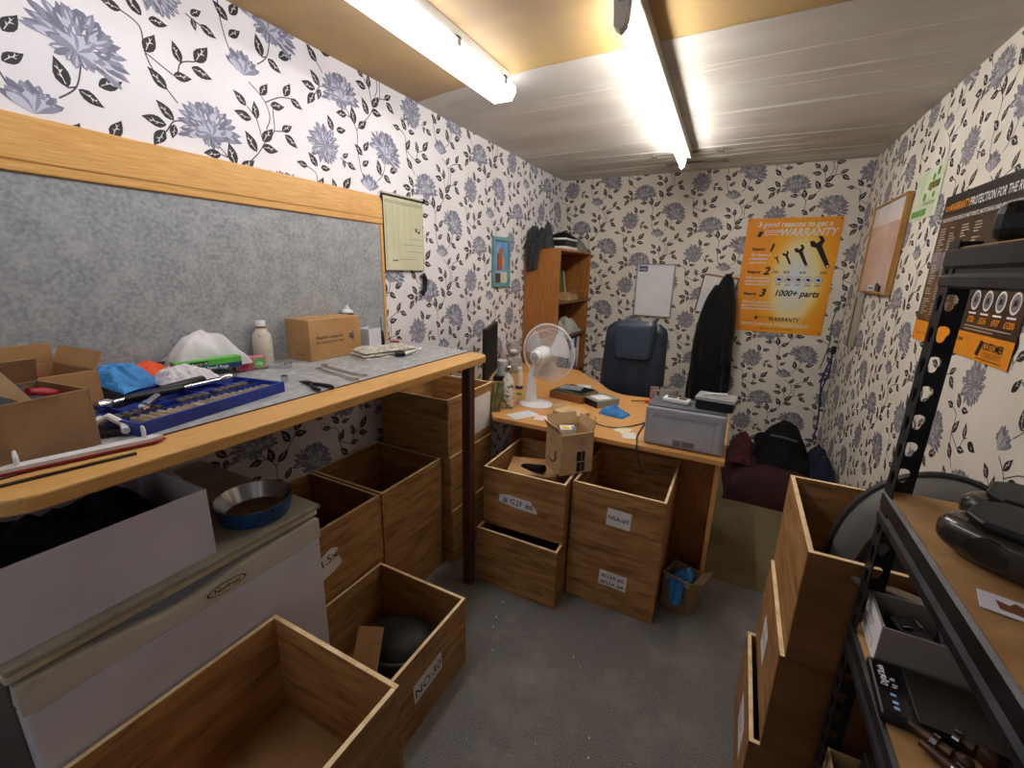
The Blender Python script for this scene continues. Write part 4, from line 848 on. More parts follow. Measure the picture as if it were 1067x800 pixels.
# ------------------------------------------------------------------ back wall
t = thing('whiteboard','small white notice board in an aluminium frame above the office chair','whiteboard',(-.715,YB-.003,1.12))
ALU = M('aluminium','#a2a2a8',.35,metal=.5)
b = MB()
b.box(-.17,-.014,0,-.158,0,.475); b.box(.158,-.014,0,.17,0,.475); b.box(-.158,-.014,0,.158,0,.012); b.box(-.158,-.014,.463,.158,0,.475); b.build('frame', ALU, t, bevel=.002)
b = MB(); b.box(-.158,-.008,.012,.158,0,.463); b.X = FM((0,-.0082,0),(1,0,0),(0,0,1)); rect(b,-.15,.405,-.07,.455,1,.0006); text(b,'NOTES',.018,-.145,.42,.0012,0,bold=.0004)
b.build('board',[M('board_white','#f4f4f8',.25,c2='#e6e6ee',scale=3),M('logo_slate','#5c6484',.5)],t)
# tilted white frame behind the jacket
t = thing('notice_frame','white notice in a thin wooden frame hanging crooked behind the black jacket','notice',(-.19,YB-.004,1.34),0)
b = MB(); b.X = FM((0,0,0),(1,0,0),(0,0,1)) @ Matrix.Rotation(R(-8),4,'Z')
b.box(-.13,-.16,0,.13,.15,.008,0); b.box(-.14,.15,0,.14,.165,.012,1); b.box(-.14,-.16,0,-.13,.15,.010,2); b.box(.13,-.16,0,.14,.15,.010,2); b.build('board',[PAPER,M('frame_wood','#9b7a55',.6),M('frame_dark','#4a4038',.6)],t)
# jacket
t = thing('jacket','long black jacket hanging on the back wall right of the office chair','jacket',(-.155,YB-.09,.42))
JK = M('jacket_black','#101014',.75,c2='#08080a',scale=20,sheen=.2,spec=.25)
b = MB()
prof = [(0,.155,.030,-.01),(.1,.16,.06,-.01),(.35,.155,.07,-.008),(.6,.14,.07,0),(.8,.115,.065,.012),(.92,.09,.055,.025),(1.0,.062,.045,.035),(1.06,.045,.035,.04),(1.10,.015,.015,.04)]
vs=[];fs=[];n=40
for i in range(33):
    v=i/32*1.10
    for q in range(len(prof)-1):
        if prof[q][0]<=v<=prof[q+1][0]+1e-9:
            k=(v-prof[q][0])/(prof[q+1][0]-prof[q][0]); w_,d_,cx=[prof[q][j]*(1-k)+prof[q+1][j]*k for j in (1,2,3)]; break
    for j in range(n):
        a=2*math.pi*j/n; f_=1+.10*math.sin(a*5+v*3)*min(1,(1.1-v)*3)+.07*noise.noise((math.cos(a)*2,math.sin(a)*2,v*3)); vs.append((cx+w_*f_*math.cos(a), min(.085,d_*f_*math.sin(a)), v))
for i in range(32):
    for j in range(n): fs.append((i*n+j,i*n+(j+1)%n,(i+1)*n+(j+1)%n,(i+1)*n+j))
fs+= [tuple(range(n))[::-1],tuple(range(32*n,33*n))]
b.add(vs,fs); b.build('body', JK, t, smooth=True)
for s_, xo in ((-1,-.11),(1,.10)):
    b = MB(); b.tube(catmull([(xo*.35+.02,-.02,1.0),(xo*.75+.01,-.035,.85),(xo*1.05,-.045,.6),(xo*1.15,-.05,.35)],5),[.03,.034,.037,.04,.042,.043,.044,.044,.044,.044,.044,.043,.042,.042,.040,.038],14); b.build('sleeve', JK, t, smooth=True)
b = MB(); b.tube([(.04,-.0,1.07),(.05,.03,1.09),(.045,.07,1.08)],.012,10); b.build('collar', JK, t, smooth=True)

# orange poster
t = thing('warranty_poster','large orange poster with black spanners on the back wall','poster',(.29,YB-.003,1.055))
def grad_orange():
    m = bpy.data.materials.new('poster_orange'); m.use_nodes = True; nt = m.node_tree; N = nt.nodes; L = nt.links; bs = N['Principled BSDF']; bs.inputs['Roughness'].default_value = .3
    tc = N.new('ShaderNodeTexCoord'); mp = N.new('ShaderNodeMapping'); mp.inputs['Location'].default_value = (-.14,0,-.36); mp.inputs['Rotation'].default_value = (0,R(28),0); mp.inputs['Scale'].default_value = (3.6,1,1.8)
    mp.vector_type = 'POINT'
    va = N.new('ShaderNodeVectorMath'); va.operation='SUBTRACT'; va.inputs[1].default_value = (.08,0,.42)
    L.new(tc.outputs['Object'], va.inputs[0]); mp.inputs['Location'].default_value=(0,0,0); L.new(va.outputs[0], mp.inputs[0])
    ln = N.new('ShaderNodeVectorMath'); ln.operation='LENGTH'; L.new(mp.outputs[0], ln.inputs[0])
    rp = N.new('ShaderNodeValToRGB'); e = rp.color_ramp.elements; e[0].position=.12; e[0].color=lin('#e3ecf2'); e[1].position=.98; e[1].color=lin('#f29a1c')
    k = e.new(.5); k.color = lin('#f3e2a0'); k = e.new(.7); k.color = lin('#f7b32c')
    L.new(ln.outputs['Value'], rp.inputs[0]); L.new(rp.outputs[0], bs.inputs['Base Color']); return m
OR2 = grad_orange()
b = MB(); b.box(-.32,-.0012,0,.32,0,.90); b.build('sheet', OR2, t)
b = MB(); b.X = FM((-.32,-.0014,0),(1,0,0),(0,0,1))
BK = 1; WH = 0
text(b,'3 good reasons to get a',.056,.075,.835,.0006,WH,bold=.0012,shear=.25,sx=.93); text(b,'WARRANTY',.078,.235,.765,.0006,WH,bold=.0016,shear=.25,sx=.86)
b.poly([(.08,.765,.0005),(.105,.755,.0005),(.125,.80,.0005),(.095,.80,.0005)],BK); text(b,'CUSTOMER',.030,.13,.790,.0006,WH,bold=.0008,shear=.25,sx=.85); rect(b,.13,.772,.225,.778,WH)
for n_, y, x in (('1',.655,.06),('2',.475,.05),('3',.300,.045)):
    text(b,'Reason',.032,x,y,.0006,BK,bold=.0012,shear=.25); text(b,n_,.085,x+.115,y-.008,.0006,BK,bold=.003,shear=.25)
for k,s in enumerate(('The chances of','a breakdown','soon add up')): text(b,s,.028,.055,.612-k*.030,.0006,WH,bold=.0007,shear=.25,sx=.85)
for k,s in enumerate(('With comprehensive','warranty repair costs','would cost £££££s')): text(b,s,.024,.045,.432-k*.026,.0006,WH,bold=.0006,shear=.25,sx=.85)
for k,s in enumerate(('With over 1000 parts covered by our plans, the','peace of mind on the road comes with every','protect your investment plan and cover warranty')): text(b,s,.024,.045,.235-k*.026,.0006,WH,bold=.0006,shear=.25,sx=.92)
text(b,'1000+ parts',.068,.265,.300,.0006,BK,bold=.0018,shear=.25,sx=.92)
for x,y,s_,lab in ((.255,.575,.35,'10%'),(.325,.585,.62,'40%'),(.425,.595,.95,'60%'),(.55,.615,1.35,'80%')):
    X = b.X.copy(); b.X = X @ Matrix.Translation((x,y,.0005)) @ Matrix.Rotation(R(28),4,'Z') @ Matrix.Scale(s_,4)
    b.poly([(-.010,-.075,0),(.010,-.075,0),(.014,.055,0),(-.014,.055,0)],BK)
    b.poly([(-.014,.055,.0),(.014,.055,.0),(.036,.075,.0),(.034,.105,.0),(.016,.112,.0),(.018,.085,.0),(-.004,.080,.0),(-.012,.100,.0),(-.03,.105,.0),(-.034,.075,.0)],BK)
    disc(b,0,-.066,.006,WH,.0003,12)
    b.X = X; text(b,lab,.026,x-.02+(s_-.6)*.03,.478,.0006,BK,bold=.0004,shear=.2)
for k,(s) in enumerate(('£750','£516','£937','£1000','£600')):
    x = .285+k*.066; disc(b,x,.43,.028,2,.0005,24); disc(b,x,.43,.0255,WH,.0007,24); b.poly([(x-.015,.425,.0009),(x+.012,.418,.0009),(x+.016,.436,.0009),(x,.442,.0009),(x-.012,.438,.0009)],2); text(b,s,.018,x,.382,.0006,BK,bold=.0003,align='CENTER')
text(b,'WARRANTY',.045,.255,.095,.0006,BK,bold=.0006,shear=.25,sx=.86); text(b,'CUSTOMER',.020,.18,.118,.0006,BK,shear=.2); b.poly([(.155,.105,.0005),(.17,.1,.0005),(.18,.13,.0005),(.16,.13,.0005)],BK)
text(b,'PROTECTION FOR THE ROAD AHEAD',.034,.06,.052,.0006,WH,bold=.0003,sx=.83); text(b,'TRUST US FOR ALL YOUR PLANS',.016,.20,.025,.0006,BK)
b.build('print',[PAPER,M('poster_black','#22140c',.4),M('poster_navy','#28386e',.4)],t)
for x,z in ((-.305,.885),(.305,.885),(-.305,.02),(.305,.02)):
    b = MB(); b.lathe([(.005,0),(.004,.003),(0,.004)],10,cap=False); o = b.build('pin', BLACK, t, loc=(x,-.0013,z)); o.rotation_euler=(R(90),0,0)

# ------------------------------------------------------------------ right wall
t = thing('wall_mirror','wood-framed mirror on the right wall, its reflection painted pale pink and white','cabinet',(XR-.003,3.43,1.42)); t.scale = (.6,1,1)  # a mirror under the cabinet category, panels paint its reflection
WD = M('mirror_wood','#b88a4c',.5,c2='#a07438',scale=9,stretch=(8,8,1))
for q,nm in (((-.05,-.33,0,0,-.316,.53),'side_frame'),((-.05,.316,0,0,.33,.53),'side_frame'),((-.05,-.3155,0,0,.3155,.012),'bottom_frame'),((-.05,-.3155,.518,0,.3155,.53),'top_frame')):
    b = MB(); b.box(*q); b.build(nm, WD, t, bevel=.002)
b = MB(); b.box(-.034,-.3153,.0125,-.028,.3153,.40); b.build('reflection_panel', M('reflection_pink','#dfc6c2',.25,c2='#c9aaa4',scale=3,coat=.4), t)  # pale pink painted in place of what the mirror reflects
b = MB(); b.box(-.036,-.3153,.4005,-.028,.3153,.5175); b.build('reflection_band', M('reflection_white','#f1eef2',.2,coat=.4), t)  # white band paints the bright upper part of the mirror's reflection
b = MB(); b.cb((XR-.0295,3.42,1.42+.0295),(.007,.14,.033),0); b.cb((XR-.0335,3.42,1.42+.03),(.001,.10,.012),1); tag(b.build('reflected_packet',[M('reflected_packet_pale','#d5dbe6',.4),M('reflected_packet_blue','#3f6ea8',.4)]),'small pale blue packet on the mirror ledge, standing in for a reflected thing','packet')  # added block for pale things reflected low in the mirror
b = MB(); b.cb((XR-.0295,3.28,1.42+.035),(.007,.09,.038),0,rx=.2); tag(b.build('reflected_item',BLACK,bevel=.004),'small black item beside the pale packet on the mirror ledge, standing in for a reflected thing','reflection')  # added black block for another thing reflected in the mirror
b = MB(); b.cb((XR-.022,3.70,1.23),(.035,.09,.36),0); b.cb((XR-.042,3.665,1.22),(.004,.02,.33),1); tag(b.build('wall_strap',[M('strap_beige','#b3ac9c',.7),M('strap_dark','#3a352f',.7)],bevel=.004),'beige upright box strip below the mirror on the right wall','wall strip')
# green notice
t = thing('green_notice','pale green and white leaflet pinned to the right wall beside the mirror','notice',(XR-.003,2.9,1.79))
b = MB(); b.X = FM((0,0,0),(0,-1,0),(0,0,1)); b.box(-.18,0,0,.17,.23,.0012,0); b.build('sheet', M('leaflet_green','#c9d6b4',.5,c2='#dde3cf',scale=8), t)
b = MB(); b.X = FM((-.0014,0,0),(0,-1,0),(0,0,1)); rect(b,-.16,.015,.04,.045,0); rect(b,.0,.13,.14,.16,1)
for x,y,r_ in ((-.02,.10,.02),(.05,.18,.018),(.1,.2,.02),(.02,.15,.016),(.09,.10,.015)): disc(b,x,y,r_,0,.0006,9)
for x,y,r_ in ((.04,.135,.016),(.08,.15,.014),(0.1,.14,.012)): disc(b,x,y,r_,2,.0009,9)
text(b,'Grow & save',.028,-.02,.06,.001,1); b.build('print',[M('leaf_green','#6fa850',.5),M('text_green','#4b7a3a',.5),M('brown_print','#a8702c',.5)],t)
# dark warranty poster
t = thing('cover_poster','large dark brown warranty poster with an orange foot on the right wall','poster',(XR-.003,2.2,1.245))
PB = M('poster_brown','#3a2a20',.3,c2='#221a18',scale=5,c3='#6a4526',s3=3,lo3=.45,hi3=.7,rand=False)
b = MB(); b.X = FM((0,0,0),(0,-1,0),(0,0,1)); b.box(-.42,0,0,.42,.60,.0012,0); b.build('sheet', PB, t)
b = MB(); b.X = FM((-.0014,0,0),(0,-1,0),(0,0,1)) @ Matrix.Translation((-.42,0,0))
rect(b,0,0,.84,.085,1,.0003); rect(b,0,.52,.84,.60,2,.0003)
text(b,'YOUR',.030,.02,.538,.001,1,bold=.0005,sx=.8); text(b,'WARRANTY',.044,.075,.535,.001,1,bold=.0008,sx=.72); text(b,'PROTECTION FOR THE ROAD AHEAD',.044,.255,.535,.001,0,bold=.0004,sx=.72)
text(b,'THE CHOICE FOR SERIOUS MOTORISTS, MOTORING AND PEACE OF MIND',.021,.02,.495,.001,0,bold=.0002,sx=.9)
rr = random.Random(11)
for cidx, x0 in enumerate((.03,.13,.24,.35)):
    y = .465
    while y > .11:
        if rr.random() < .08: y -= .012; continue
        rect(b,x0,y,x0+rr.uniform(.03,.075),y+.0045,3,.0008); y -= .0105
text(b,'could save',.044,.50,.243,.001,0,bold=.0016,sx=.8); text(b,'£££££s',.044,.68,.243,.001,1,bold=.0016,sx=.8)
for k,s in enumerate(('£750','£516','£937','£1200')):
    x = .525+k*.085; disc(b,x,.195,.030,0,.0006,24,ry=.034); disc(b,x,.195,.024,4,.0009,20,ry=.027); b.poly([(x-.012,.185,.0011),(x+.012,.188,.0011),(x+.008,.207,.0011),(x-.008,.203,.0011)],2)
    rect(b,x-.028,.148,x+.026,.154,0,.0007); text(b,s,.028,x,.120,.001,1,bold=.0009,align='CENTER',sx=.85)
rect(b,.49,.105,.80,.109,3,.0007); rect(b,.49,.094,.70,.098,3,.0007)
for x,y in ((.42,.34),(.43,.325),(.40,.245),(.40,.225),(.395,.18)): rect(b,x,y,x+.05,y+.006,3,.0007)
text(b,'0330 123 4040',.020,.40,.05,.001,2,sx=.9); b.poly([(.62,.02,.0006),(.645,.015,.0006),(.665,.065,.0006),(.64,.07,.0006)],2); text(b,'CUSTOMER',.034,.665,.042,.001,2,bold=.0008,sx=.72); text(b,'WARRANTY',.028,.67,.018,.001,5,sx=.78); rect(b,.63,.009,.8,.012,2,.0007)
text(b,'Trade warranty network',.020,.03,.03,.001,5)
b.build('print',[PAPER,M('print_orange','#f29a1f',.4),M('print_dark','#191416',.4),M('print_tan','#bcae9c',.5),M('icon_grey','#7d7f84',.5),M('print_rust','#b5641a',.5)],t)

# corner cords
b = MB(); b.tube(catmull([(.70,4.14,1.40),(.66,4.15,1.2),(.67,4.16,1.0),(.64,4.15,.8)],6),.004,6); tag(b.build('garden_twine',M('cord_green','#3d6b48',.6),smooth=True),'thin green cord hanging in the right back corner','twine')
b = MB(); b.tube(catmull([(.69,4.12,.98),(.70,4.12,.8),(.67,4.1,.6),(.69,4.1,.4),(.68,4.08,.2)],6),.006,6); b.tube(catmull([(.695,4.11,.90),(.66,4.1,.7),(.69,4.09,.5)],6),.006,6); b.tube([(.70,4.12,.93),(.70,4.12,.99)],.016,8,1)
tag(b.build('looped_rope',[M('cord_blue','#26356c',.6),BLACK],smooth=True),'looped dark blue rope hanging in the right back corner','rope')

# ------------------------------------------------------------------ clothes heap
Z = .0055
b = MB(); heap(b,.60,.85,.215,91,24,0,.08,3,8); tag(b.build('holdall',M('maroon_fabric','#3a1418',.85,c2='#260c10',scale=12),loc=(.36,3.50,Z),smooth=True),'dark maroon holdall at the bottom of the heap in the back corner','bag')
clothlump('coat','black coat heaped on top of the maroon holdall in the back corner','coat',(.42,3.60,.222),.34,.60,.27,BLACKM,93,freq=5,rough=.4,shape=1.3)
clothlump('jumper','navy jumper lying at the right of the clothes heap, against the right wall','jumper',(.635,3.40,.222),.13,.42,.17,M('navy_cloth','#121a38',.9,c2='#0c1126',scale=20),95,freq=7)
clothlump('sweatshirt','dark red top at the left of the clothes heap beside the desk','clothing',(.155,3.45,.222),.15,.40,.15,M('red_cloth','#4a1219',.9,c2='#330b11',scale=20),97,freq=7)
b = MB(); b.tube([(.32,3.40,.42),(.40,3.37,.425),(.48,3.38,.41)],.008,6); tag(b.build('reflective_strip',M('strip_grey','#4a4f50',.6),smooth=True),'grey strap lying across the black coat','strap')

# ------------------------------------------------------------------ bin by desk
t = openbox('waste_box','brown cardboard waste box on the floor by the desk end','box',(-.062,1.905,.0005),.135,.12,.17,R(-18),M('cardboard_dim','#8f7350',.8),flaps=[('x+',.05,60),('y-',.03,70)])
b = MB(); b.cb((.0,-.0607,.150),(.11,.001,.02)); b.build('tape', M('tape_clear','#c9c6b6',.4), t)
t = clothlump('disposable_glove','blue disposable gloves spilling out of the waste box on the floor','glove',(-.062,1.905,.12),.10,.09,.08,BLUEF,101,freq=22)
drape('disposable_glove','blue glove hanging down the front of the waste box','glove',BLUEF,[(-.12,1.838,.18),(-.05,1.818,.185),(-.055,1.808,.06),(-.10,1.82,.05)],12,12,.008,3,solid=.003)
rr = random.Random(9); b = MB()
for k in range(20):
    x = rr.uniform(-.8,.15); y = rr.uniform(.9,2.1)
    if (x < -.75 and y < 1.2) or (y > 1.55 and x < -.14): continue
    s_ = rr.uniform(.0015,.0045); b.cb((x,y,s_*.4+.0005),(s_,s_*1.3,s_*.6),0,rr.random()*3)
tag(b.build('floor_debris',PAPER),'tiny white crumbs scattered over the grey carpet','debris',kind='stuff')

# ------------------------------------------------------------------ rack
RX, RY0, RY1, RXB = .305, -.15, 1.035, .705
t = thing('storage_rack','black bolted steel shelving rack along the right wall','shelving rack',(0,0,0))
def keyed(mb, o, u, n_, z0, z1, w=.042, th=.0018, holes=True):
    o=Vector(o); u=Vector(u); n_=Vector(n_); pitch=.055
    z=z0
    while z < z1-.001:
        zt=min(z+pitch,z1)
        if holes and zt-z > pitch*.9:
            cz=(z+zt)/2+.004; cx=w/2; hole=[]
            for k in range(10): a=R(-60+k*300/9+0); hole.append((cx+.0095*math.cos(a+R(0)), cz+.004+.0095*math.sin(a)))
            # upper round, lower narrower slot
            hole=[]
            for k in range(11): a=R(-50+k*280/10); hole.append((cx+.0105*math.cos(a), cz+.002+.0105*math.sin(a)))
            for k in range(5): a=R(190+k*160/4); hole.append((cx+.0055*math.cos(a), cz-.012+.0055*math.sin(a)))
            bm=bmesh.new(); vo=[bm.verts.new((x,y,0)) for x,y in ((0,z),(w,z),(w,zt),(0,zt))]; vh=[bm.verts.new((x,y,0)) for x,y in hole]
            es=[bm.edges.new((vo[i],vo[(i+1)%4])) for i in range(4)]+[bm.edges.new((vh[i],vh[(i+1)%len(vh)])) for i in range(len(vh))]
            bmesh.ops.triangle_fill(bm, use_beauty=True, use_dissolve=False, edges=es)
            bm.verts.index_update(); vs=[v.co.copy() for v in bm.verts]
            for off in (0,th):
                fs=[tuple(v.index for v in f.verts) for f in bm.faces]
                # drop faces inside the hole
                keep=[]
                for f in fs:
                    c_=sum((vs[i] for i in f),Vector())/3
                    inside=(math.hypot(c_.x-cx,c_.y-cz-.002)<.0104 or math.hypot(c_.x-cx,c_.y-cz+.012)<.0054) and all(i>=4 for i in f)
                    if not inside: keep.append(f)
                mb.add([o+u*v.x+Vector((0,0,v.y))+n_*off for v in vs], keep)
            bm.free()
        else:
            for off in (0,th): mb.add([o+u*x+Vector((0,0,y))+n_*off for x,y in ((0,z),(w,z),(w,zt),(0,zt))],[(0,1,2,3)])
        z=zt
    # edges
    for x in (0,w): mb.add([o+u*x+Vector((0,0,z0)),o+u*x+Vector((0,0,z0))+n_*th,o+u*x+Vector((0,0,z1))+n_*th,o+u*x+Vector((0,0,z1))],[(0,1,2,3)])
for (px,py,sx_,sy_) in ((RX,RY1,1,-1),(RXB,RY1,-1,-1),(RX,RY0,1,1),(RXB,RY0,-1,1)):
    b = MB(); b.flat=True
    keyed(b,(px,py,.004),(sx_,0,0),(0,sy_,0),0,1.562,holes=(py==RY1)); keyed(b,(px,py,.004),(0,sy_,0),(sx_,0,0),0,1.562,holes=(py==RY1))
    b.build('upright', RACK, t)
    b = MB(); b.box(min(px,px+sx_*.045)-.001,min(py,py+sy_*.045)-.001,0,max(px,px+sx_*.045)+.001,max(py,py+sy_*.045)+.001,.004); b.build('foot', BLACK, t)
OSB = M('shelf_board','#b78f5f',.75,c2='#9b7446',scale=14,detail=8,c3='#7c5c38',s3=5,lo3=.55,hi3=.8)
for z in (1.555,1.10,.79,.35):
    b = MB(); b.box(RX+.004,RY0+.004,z-.012,RXB-.004,RY1-.004,z,0); b.build('shelf_board', OSB, t)
    for x0,x1 in ((RX+.0025,RX+.016),(RXB-.016,RXB-.0025)):
        b = MB()
        if x0 < .5: pr=[(0,-.002),(-.006,-.006),(-.006,-.030),(.0,-.036),(.0,-.042),(-.006,-.048),(-.006,-.062),(0,-.066),(.012,-.066),(.012,-.013),(0,-.013)]
        else: pr=[(0,-.0125),(0,-.062),(.012,-.062),(.012,-.0125)]
        y0_,y1_=RY0+.01,RY1-.004; k=len(pr); b.add([(x0+x_,y0_,z+q) for x_,q in pr]+[(x0+x_,y1_,z+q) for x_,q in pr],[tuple(range(k)),tuple(range(2*k-1,k-1,-1))]+[(i,(i+1)%k,k+(i+1)%k,k+i) for i in range(k)])
        b.build('long_beam', RACK, t)
    for y in (RY0+.004,RY1-.016):
        b = MB(); b.box(RX+.02,y,z-.06,RXB-.02,y+.012,z-.0125); b.build('cross_beam', RACK, t)

# items on rack top shelf (z 1.555)
t = thing('lamp_unit','black car lamp unit with a teal lens on the top rack shelf','car lamp',(.400,.965,1.556),R(0))
b = MB(); b.prism([(-.09,-.05),(.10,-.09),(.14,.0),(.10,.07),(-.04,.07)],0,.06,0); b.prism([(-.05,-.04),(.10,-.07),(.12,.0),(.08,.05),(-.01,.05)],.06,.16,0); b.build('housing', BLACK, t, bevel=.02,seg=3)
b = MB(); b.lathe([(.0,.03),(.03,.028),(.045,.01),(.05,0)],24,cap=False); o=b.build('lens', M('lens_teal','#1f4f58',.1,coat=1), t, smooth=True, loc=(.03,-.075,.10)); o.rotation_euler=(R(80),0,R(-15))
b = MB(); b.lathe([(.007,0),(.006,.004),(.0025,.016),(0,.018)],16,cap=False); tag(b.build('yellow_cap',M('yellow_cap','#f2b41e',.4),loc=(.352,.955,1.556),smooth=True),'tiny yellow cap at the front edge of the top rack shelf','cap')
b = MB(); heap(b,.04,.04,.05,111,20,0,.4,25); tag(b.build('clear_wrapper',M('clear_film','#cfc6d4',.1,alpha=.35,bump=.5),loc=(.325,1.10,1.53),smooth=True,rot=(R(75),0,R(10))),'clear crinkled wrapper caught behind the top of the rack upright','wrapper')

# car mirrors on middle shelf (z 1.10)
def carmirror(label, loc, rz, sc=1.0):
    t = thing('car_mirror',label,'car mirror',loc,rz)
    b = MB()
    def sh(u,v):
        a=u*2*math.pi; ph=(v-.5)*math.pi; cx=max(0,math.cos(ph))
        sg=lambda q,e: math.copysign(abs(q)**e,q)
        x=.125*sg(cx,.5)*sg(math.cos(a),.62); y=.062*sg(cx,.5)*sg(math.sin(a),.62); z=.036*sg(math.sin(ph),.75)
        k=1+.22*(x/.125); return (x*sc, y*k*sc, (.0365+z*(1 if z<0 else .8))*sc)
    b.grid(sh,36,18); b.build('shell', M('mirror_shell','#35302c',.25,c2='#262321',scale=6,coat=.5), t, smooth=True)
    b = MB(); b.X=Matrix.Translation((.02*sc,.006*sc,.0665*sc)) @ Matrix.Rotation(R(3),4,'X'); b.prism([(-.115*sc,-.03*sc),(-.09*sc,-.052*sc),(.09*sc,-.064*sc),(.10*sc,.064*sc),(-.09*sc,.05*sc),(-.115*sc,.03*sc)],0,.012); b.prism([(-.02,-.045),(.09,-.055),(.09,.055),(-.02,.045)],.012,.022); b.build('mirror_frame', BLACK, t, bevel=.005,seg=3)
    b = MB(); b.tube([(.10*sc,.01,.045*sc),(.15*sc,.02,.04*sc),(.19*sc,.02,.04*sc)],[.030*sc,.028*sc,.034*sc],14); b.build('arm', BLACK, t, smooth=True)
    b = MB(); b.cb((.215*sc,.01,.040*sc),(.035*sc,.10*sc,.07*sc)); b.build('mount', BLACK, t, bevel=.01,seg=3)
    b = MB(); b.X=Matrix.Translation((-.055*sc,-.054*sc,.036*sc)) @ Matrix.Rotation(R(-4),4,'Z') @ Matrix.Rotation(R(90),4,'X'); b.lathe([(.024,-.004),(.024,.002),(.021,.003),(0,.003)],28,cap=False,sy=.75); b.build('lamp_ring', M('ring_dark','#25221f',.3), t, smooth=True)
    return t
carmirror('black car wing mirror at the front of the middle rack shelf',(.425,.79,1.101),R(-33),.95)
carmirror('black car wing mirror behind the front one on the middle rack shelf',(.485,.91,1.101),R(-28),.9)
b = MB(); b.box(-.03,-.022,0,.03,.022,.0015,0); b.poly([(-.012,-.012,.0018),(.012,-.014,.0018),(.016,.006,.0018),(.004,.014,.0018),(-.002,.004,.0018),(-.014,.008,.0018)],1)
tag(b.build('air_freshener_card',[M('card_lilac','#dedbe8',.5),M('card_brown','#7a4630',.6)],loc=(.357,.70,1.101),rot=(0,0,R(-15)),bevel=.0005),'small white card with a brown picture at the edge of the middle rack shelf','card')

# lower shelf (z .79): box, scale, joints
t = openbox('parts_box','white cardboard tray of black parts on the lower rack shelf','box',(.47,.965,.791),.30,.115,.085,R(-2),M('box_grey','#8f8582',.6,c2='#817775',scale=5),th=.0035)
b = MB(); b.X = FM((-.1506,0,0),(0,-1,0),(0,0,1)); rect(b,-.055,.002,.055,.083,0,.0003); text(b,'Headlamp\nparts 4x',.014,-.045,.055,.0008,1); rect(b,-.03,.012,.03,.03,1,.0006); rect(b,-.028,.014,.028,.028,0,.0008)
b.build('label',[PAPER,M('label_ink','#8d8a90',.6)],t)
for k,(x,y,a) in enumerate(((.38,.965,.3),(.44,.955,-.2),(.52,.97,.15),(.58,.96,0))):
    t = thing('black_relay','black relay with metal prongs in the white tray, '+['nearest its printed end','second from its printed end','third from its printed end','farthest from its printed end'][k],'relay',(x,y,.796),a,'relays in the white tray')
    b = MB(); b.cb((0,0,.030),(.05,.07,.055)); b.build('body', BLACK, t, bevel=.004)
    b = MB(); b.cb((-.012,0,.060),(.018,.003,.006)); b.cb((.012,.01,.062),(.003,.02,.008)); b.build('prong', STEEL, t)
t = thing('digital_scale','flat black digital scale with a lit display on the lower rack shelf','scale',(.412,.84,.791),R(-3))
b = MB(); b.box(-.11,-.065,0,.11,.065,.018); b.build('body', BLACK, t, bevel=.004)
b = MB(); b.box(-.062,-.058,.0182,.10,.058,.0215); b.build('platform', M('platform_grey','#3a3632',.4,metal=.4), t, bevel=.002)
b = MB(); b.X = FM((-.086,0,.0182),(0,1,0),(-1,0,0)); rect(b,-.058,-.018,.058,.020,0,.0004); text(b,'Digital Scale',.014,-.0,.004,.001,1,bold=.0003,sx=.7); text(b,'kg  lb',.011,-.0,-.008,.001,1); 
for x in (-.048,-.036,-.02): rect(b,x,-.004,x+.006,.004,2,.001)
b.build('display',[M('display_black','#0c0d12',.15),PAPER,M('led_blue','#9fc4ff',.4)],t)
for k,(x,y,a,lab) in enumerate(((.362,.765,-38,'rusty ball joint nearest the front edge of the lower rack shelf'),(.395,.79,-30,'rusty ball joint lying against the black scale'),(.375,.725,-45,'rusty ball joint closest to the camera on the lower rack shelf'))):
    t = thing('ball_joint',lab,'car part',(x,y,.7915),R(a))
    rm = M('rusty_steel','#6a5240',.45,metal=.7,c2='#3a2a20',scale=30)
    b = MB(); b.tube([(-.045,0,.011),(-.03,0,.012),(.02,0,.013)],[.006,.007,.009],12); b.build('stud', rm, t, smooth=True)
    b = MB(); b.X=Matrix.Translation((.0,0,.013)) @ Matrix.Rotation(R(90),4,'Y'); b.lathe([(.009,-.006),(.0128,-.004),(.0128,.004),(.009,.006)],18); b.build('collar', STEEL, t, smooth=True)
    b = MB(); b.lathe([(0,0),(.010,.003),(.0135,.013),(.010,.023),(0,.026)],16,(.034,0,0),cap=False); b.build('joint', rm, t, smooth=True)
# below the lower shelf
for k in range(6):
    b = MB(); b.box(.35+.0,.62+k*.055,.351,.60,.665+k*.055,.50+.03*(k%3),0); tag(b.build('black_cassette',M('cassette','#222022',.4),bevel=.004),['first','second','third','fourth','fifth','sixth'][k]+' black case from the camera in the row under the lower rack shelf','case',group='black cases on the bottom rack shelf')
openbox('cardboard_box','pale open cardboard box on the bottom rack shelf beside the upright','box',(.41,.985,.351),.18,.07,.10,0,CARDL)

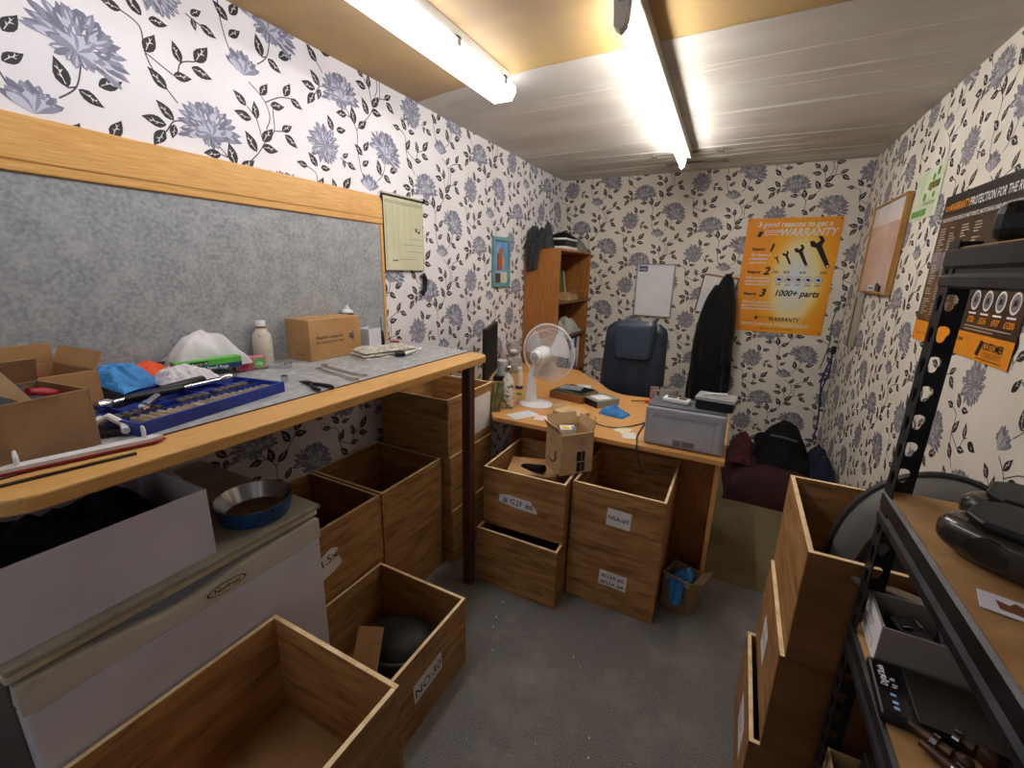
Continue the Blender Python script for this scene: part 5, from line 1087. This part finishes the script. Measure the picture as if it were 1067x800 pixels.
# car lamps in top crate
t = thing('headlamp','large rounded grey car headlamp standing in the crate beside the rack','car lamp',(.50,1.30,.616),R(-9))
b = MB()
def dome(u,v):
    a=(u)*math.pi*2; r=v; x=.20*r*math.cos(a); z=.285*r*math.sin(a); y=-.085*math.sqrt(max(0,1-r*r)); z=max(.004,z+.155); return (min(x*.97,.10+max(0,z-.29)*2),y,z)
b.grid(dome,40,14)
b.m = [1 if (i//40) < 10 else 0 for i in range(len(b.m))]
b.build('lens', [M('lens_grey','#7d7c78',.18,c2='#5f5e5a',scale=4,coat=.7), M('lens_inner','#3f3e3c',.25,coat=.5)], t, smooth=True)
b = MB(); b.tube([(min(.195*math.cos(R(a)),.10+max(0,.285*math.sin(R(a))-.135)*2),.002,max(.012,.155+.285*math.sin(R(a)))) for a in range(-30,217,6)],.009,8); b.build('rim', M('rim_dark','#3c3a38',.3), t, smooth=True)
b = MB(); b.tube([(.142*math.cos(R(a)),-.066,.155+.208*math.sin(R(a))) for a in range(60,200,6)],.0028,6); b.build('bright_line', CHROME, t, smooth=True)
b = MB()
def domeb(u,v):
    a=(u)*math.pi*2; r=v; z=max(.004,.155+.285*r*math.sin(a)); return (min(.194*r*math.cos(a),.10+max(0,z-.29)*2), .006+.05*math.sqrt(max(0,1-r*r)), z)
b.grid(domeb,32,8); b.build('housing', BLACK, t, smooth=True)
b = MB(); b.X = Matrix.Translation((.36,1.16,.616)) @ Matrix.Rotation(R(-20),4,'Z') @ Matrix.Rotation(R(20),4,'X'); b.prism([(-.05,-.01),(.09,-.01),(.09,.012),(-.05,.012)],0,.27); tag(b.build('chrome_trim',M('trim_chrome','#b9babd',.15,metal=.8),bevel=.003),'shiny metal trim piece leaning inside the crate by the rack','trim')

# ------------------------------------------------------------------ lights / world
w = bpy.data.worlds.new('world'); scn.world = w; w.use_nodes = True
w.node_tree.nodes['Background'].inputs[0].default_value = (.8,.85,1,1); w.node_tree.nodes['Background'].inputs[1].default_value = .3
def area(name, loc, size, sy, energy, color, rot):
    l = bpy.data.lights.new(name,'AREA'); l.shape='RECTANGLE'; l.size=size; l.size_y=sy; l.energy=energy; l.color=color
    o = bpy.data.objects.new(name,l); col.objects.link(o); o.location=loc; o.rotation_euler=rot; return o
area('camera_fill',(-.4,YF+.02,1.5),1.6,1.6,4,(.92,.95,1),(R(90),0,0))  # added fill from behind the camera, no real opening there
scn.view_settings.view_transform = 'Standard'; scn.view_settings.look = 'None'; scn.view_settings.exposure = .28
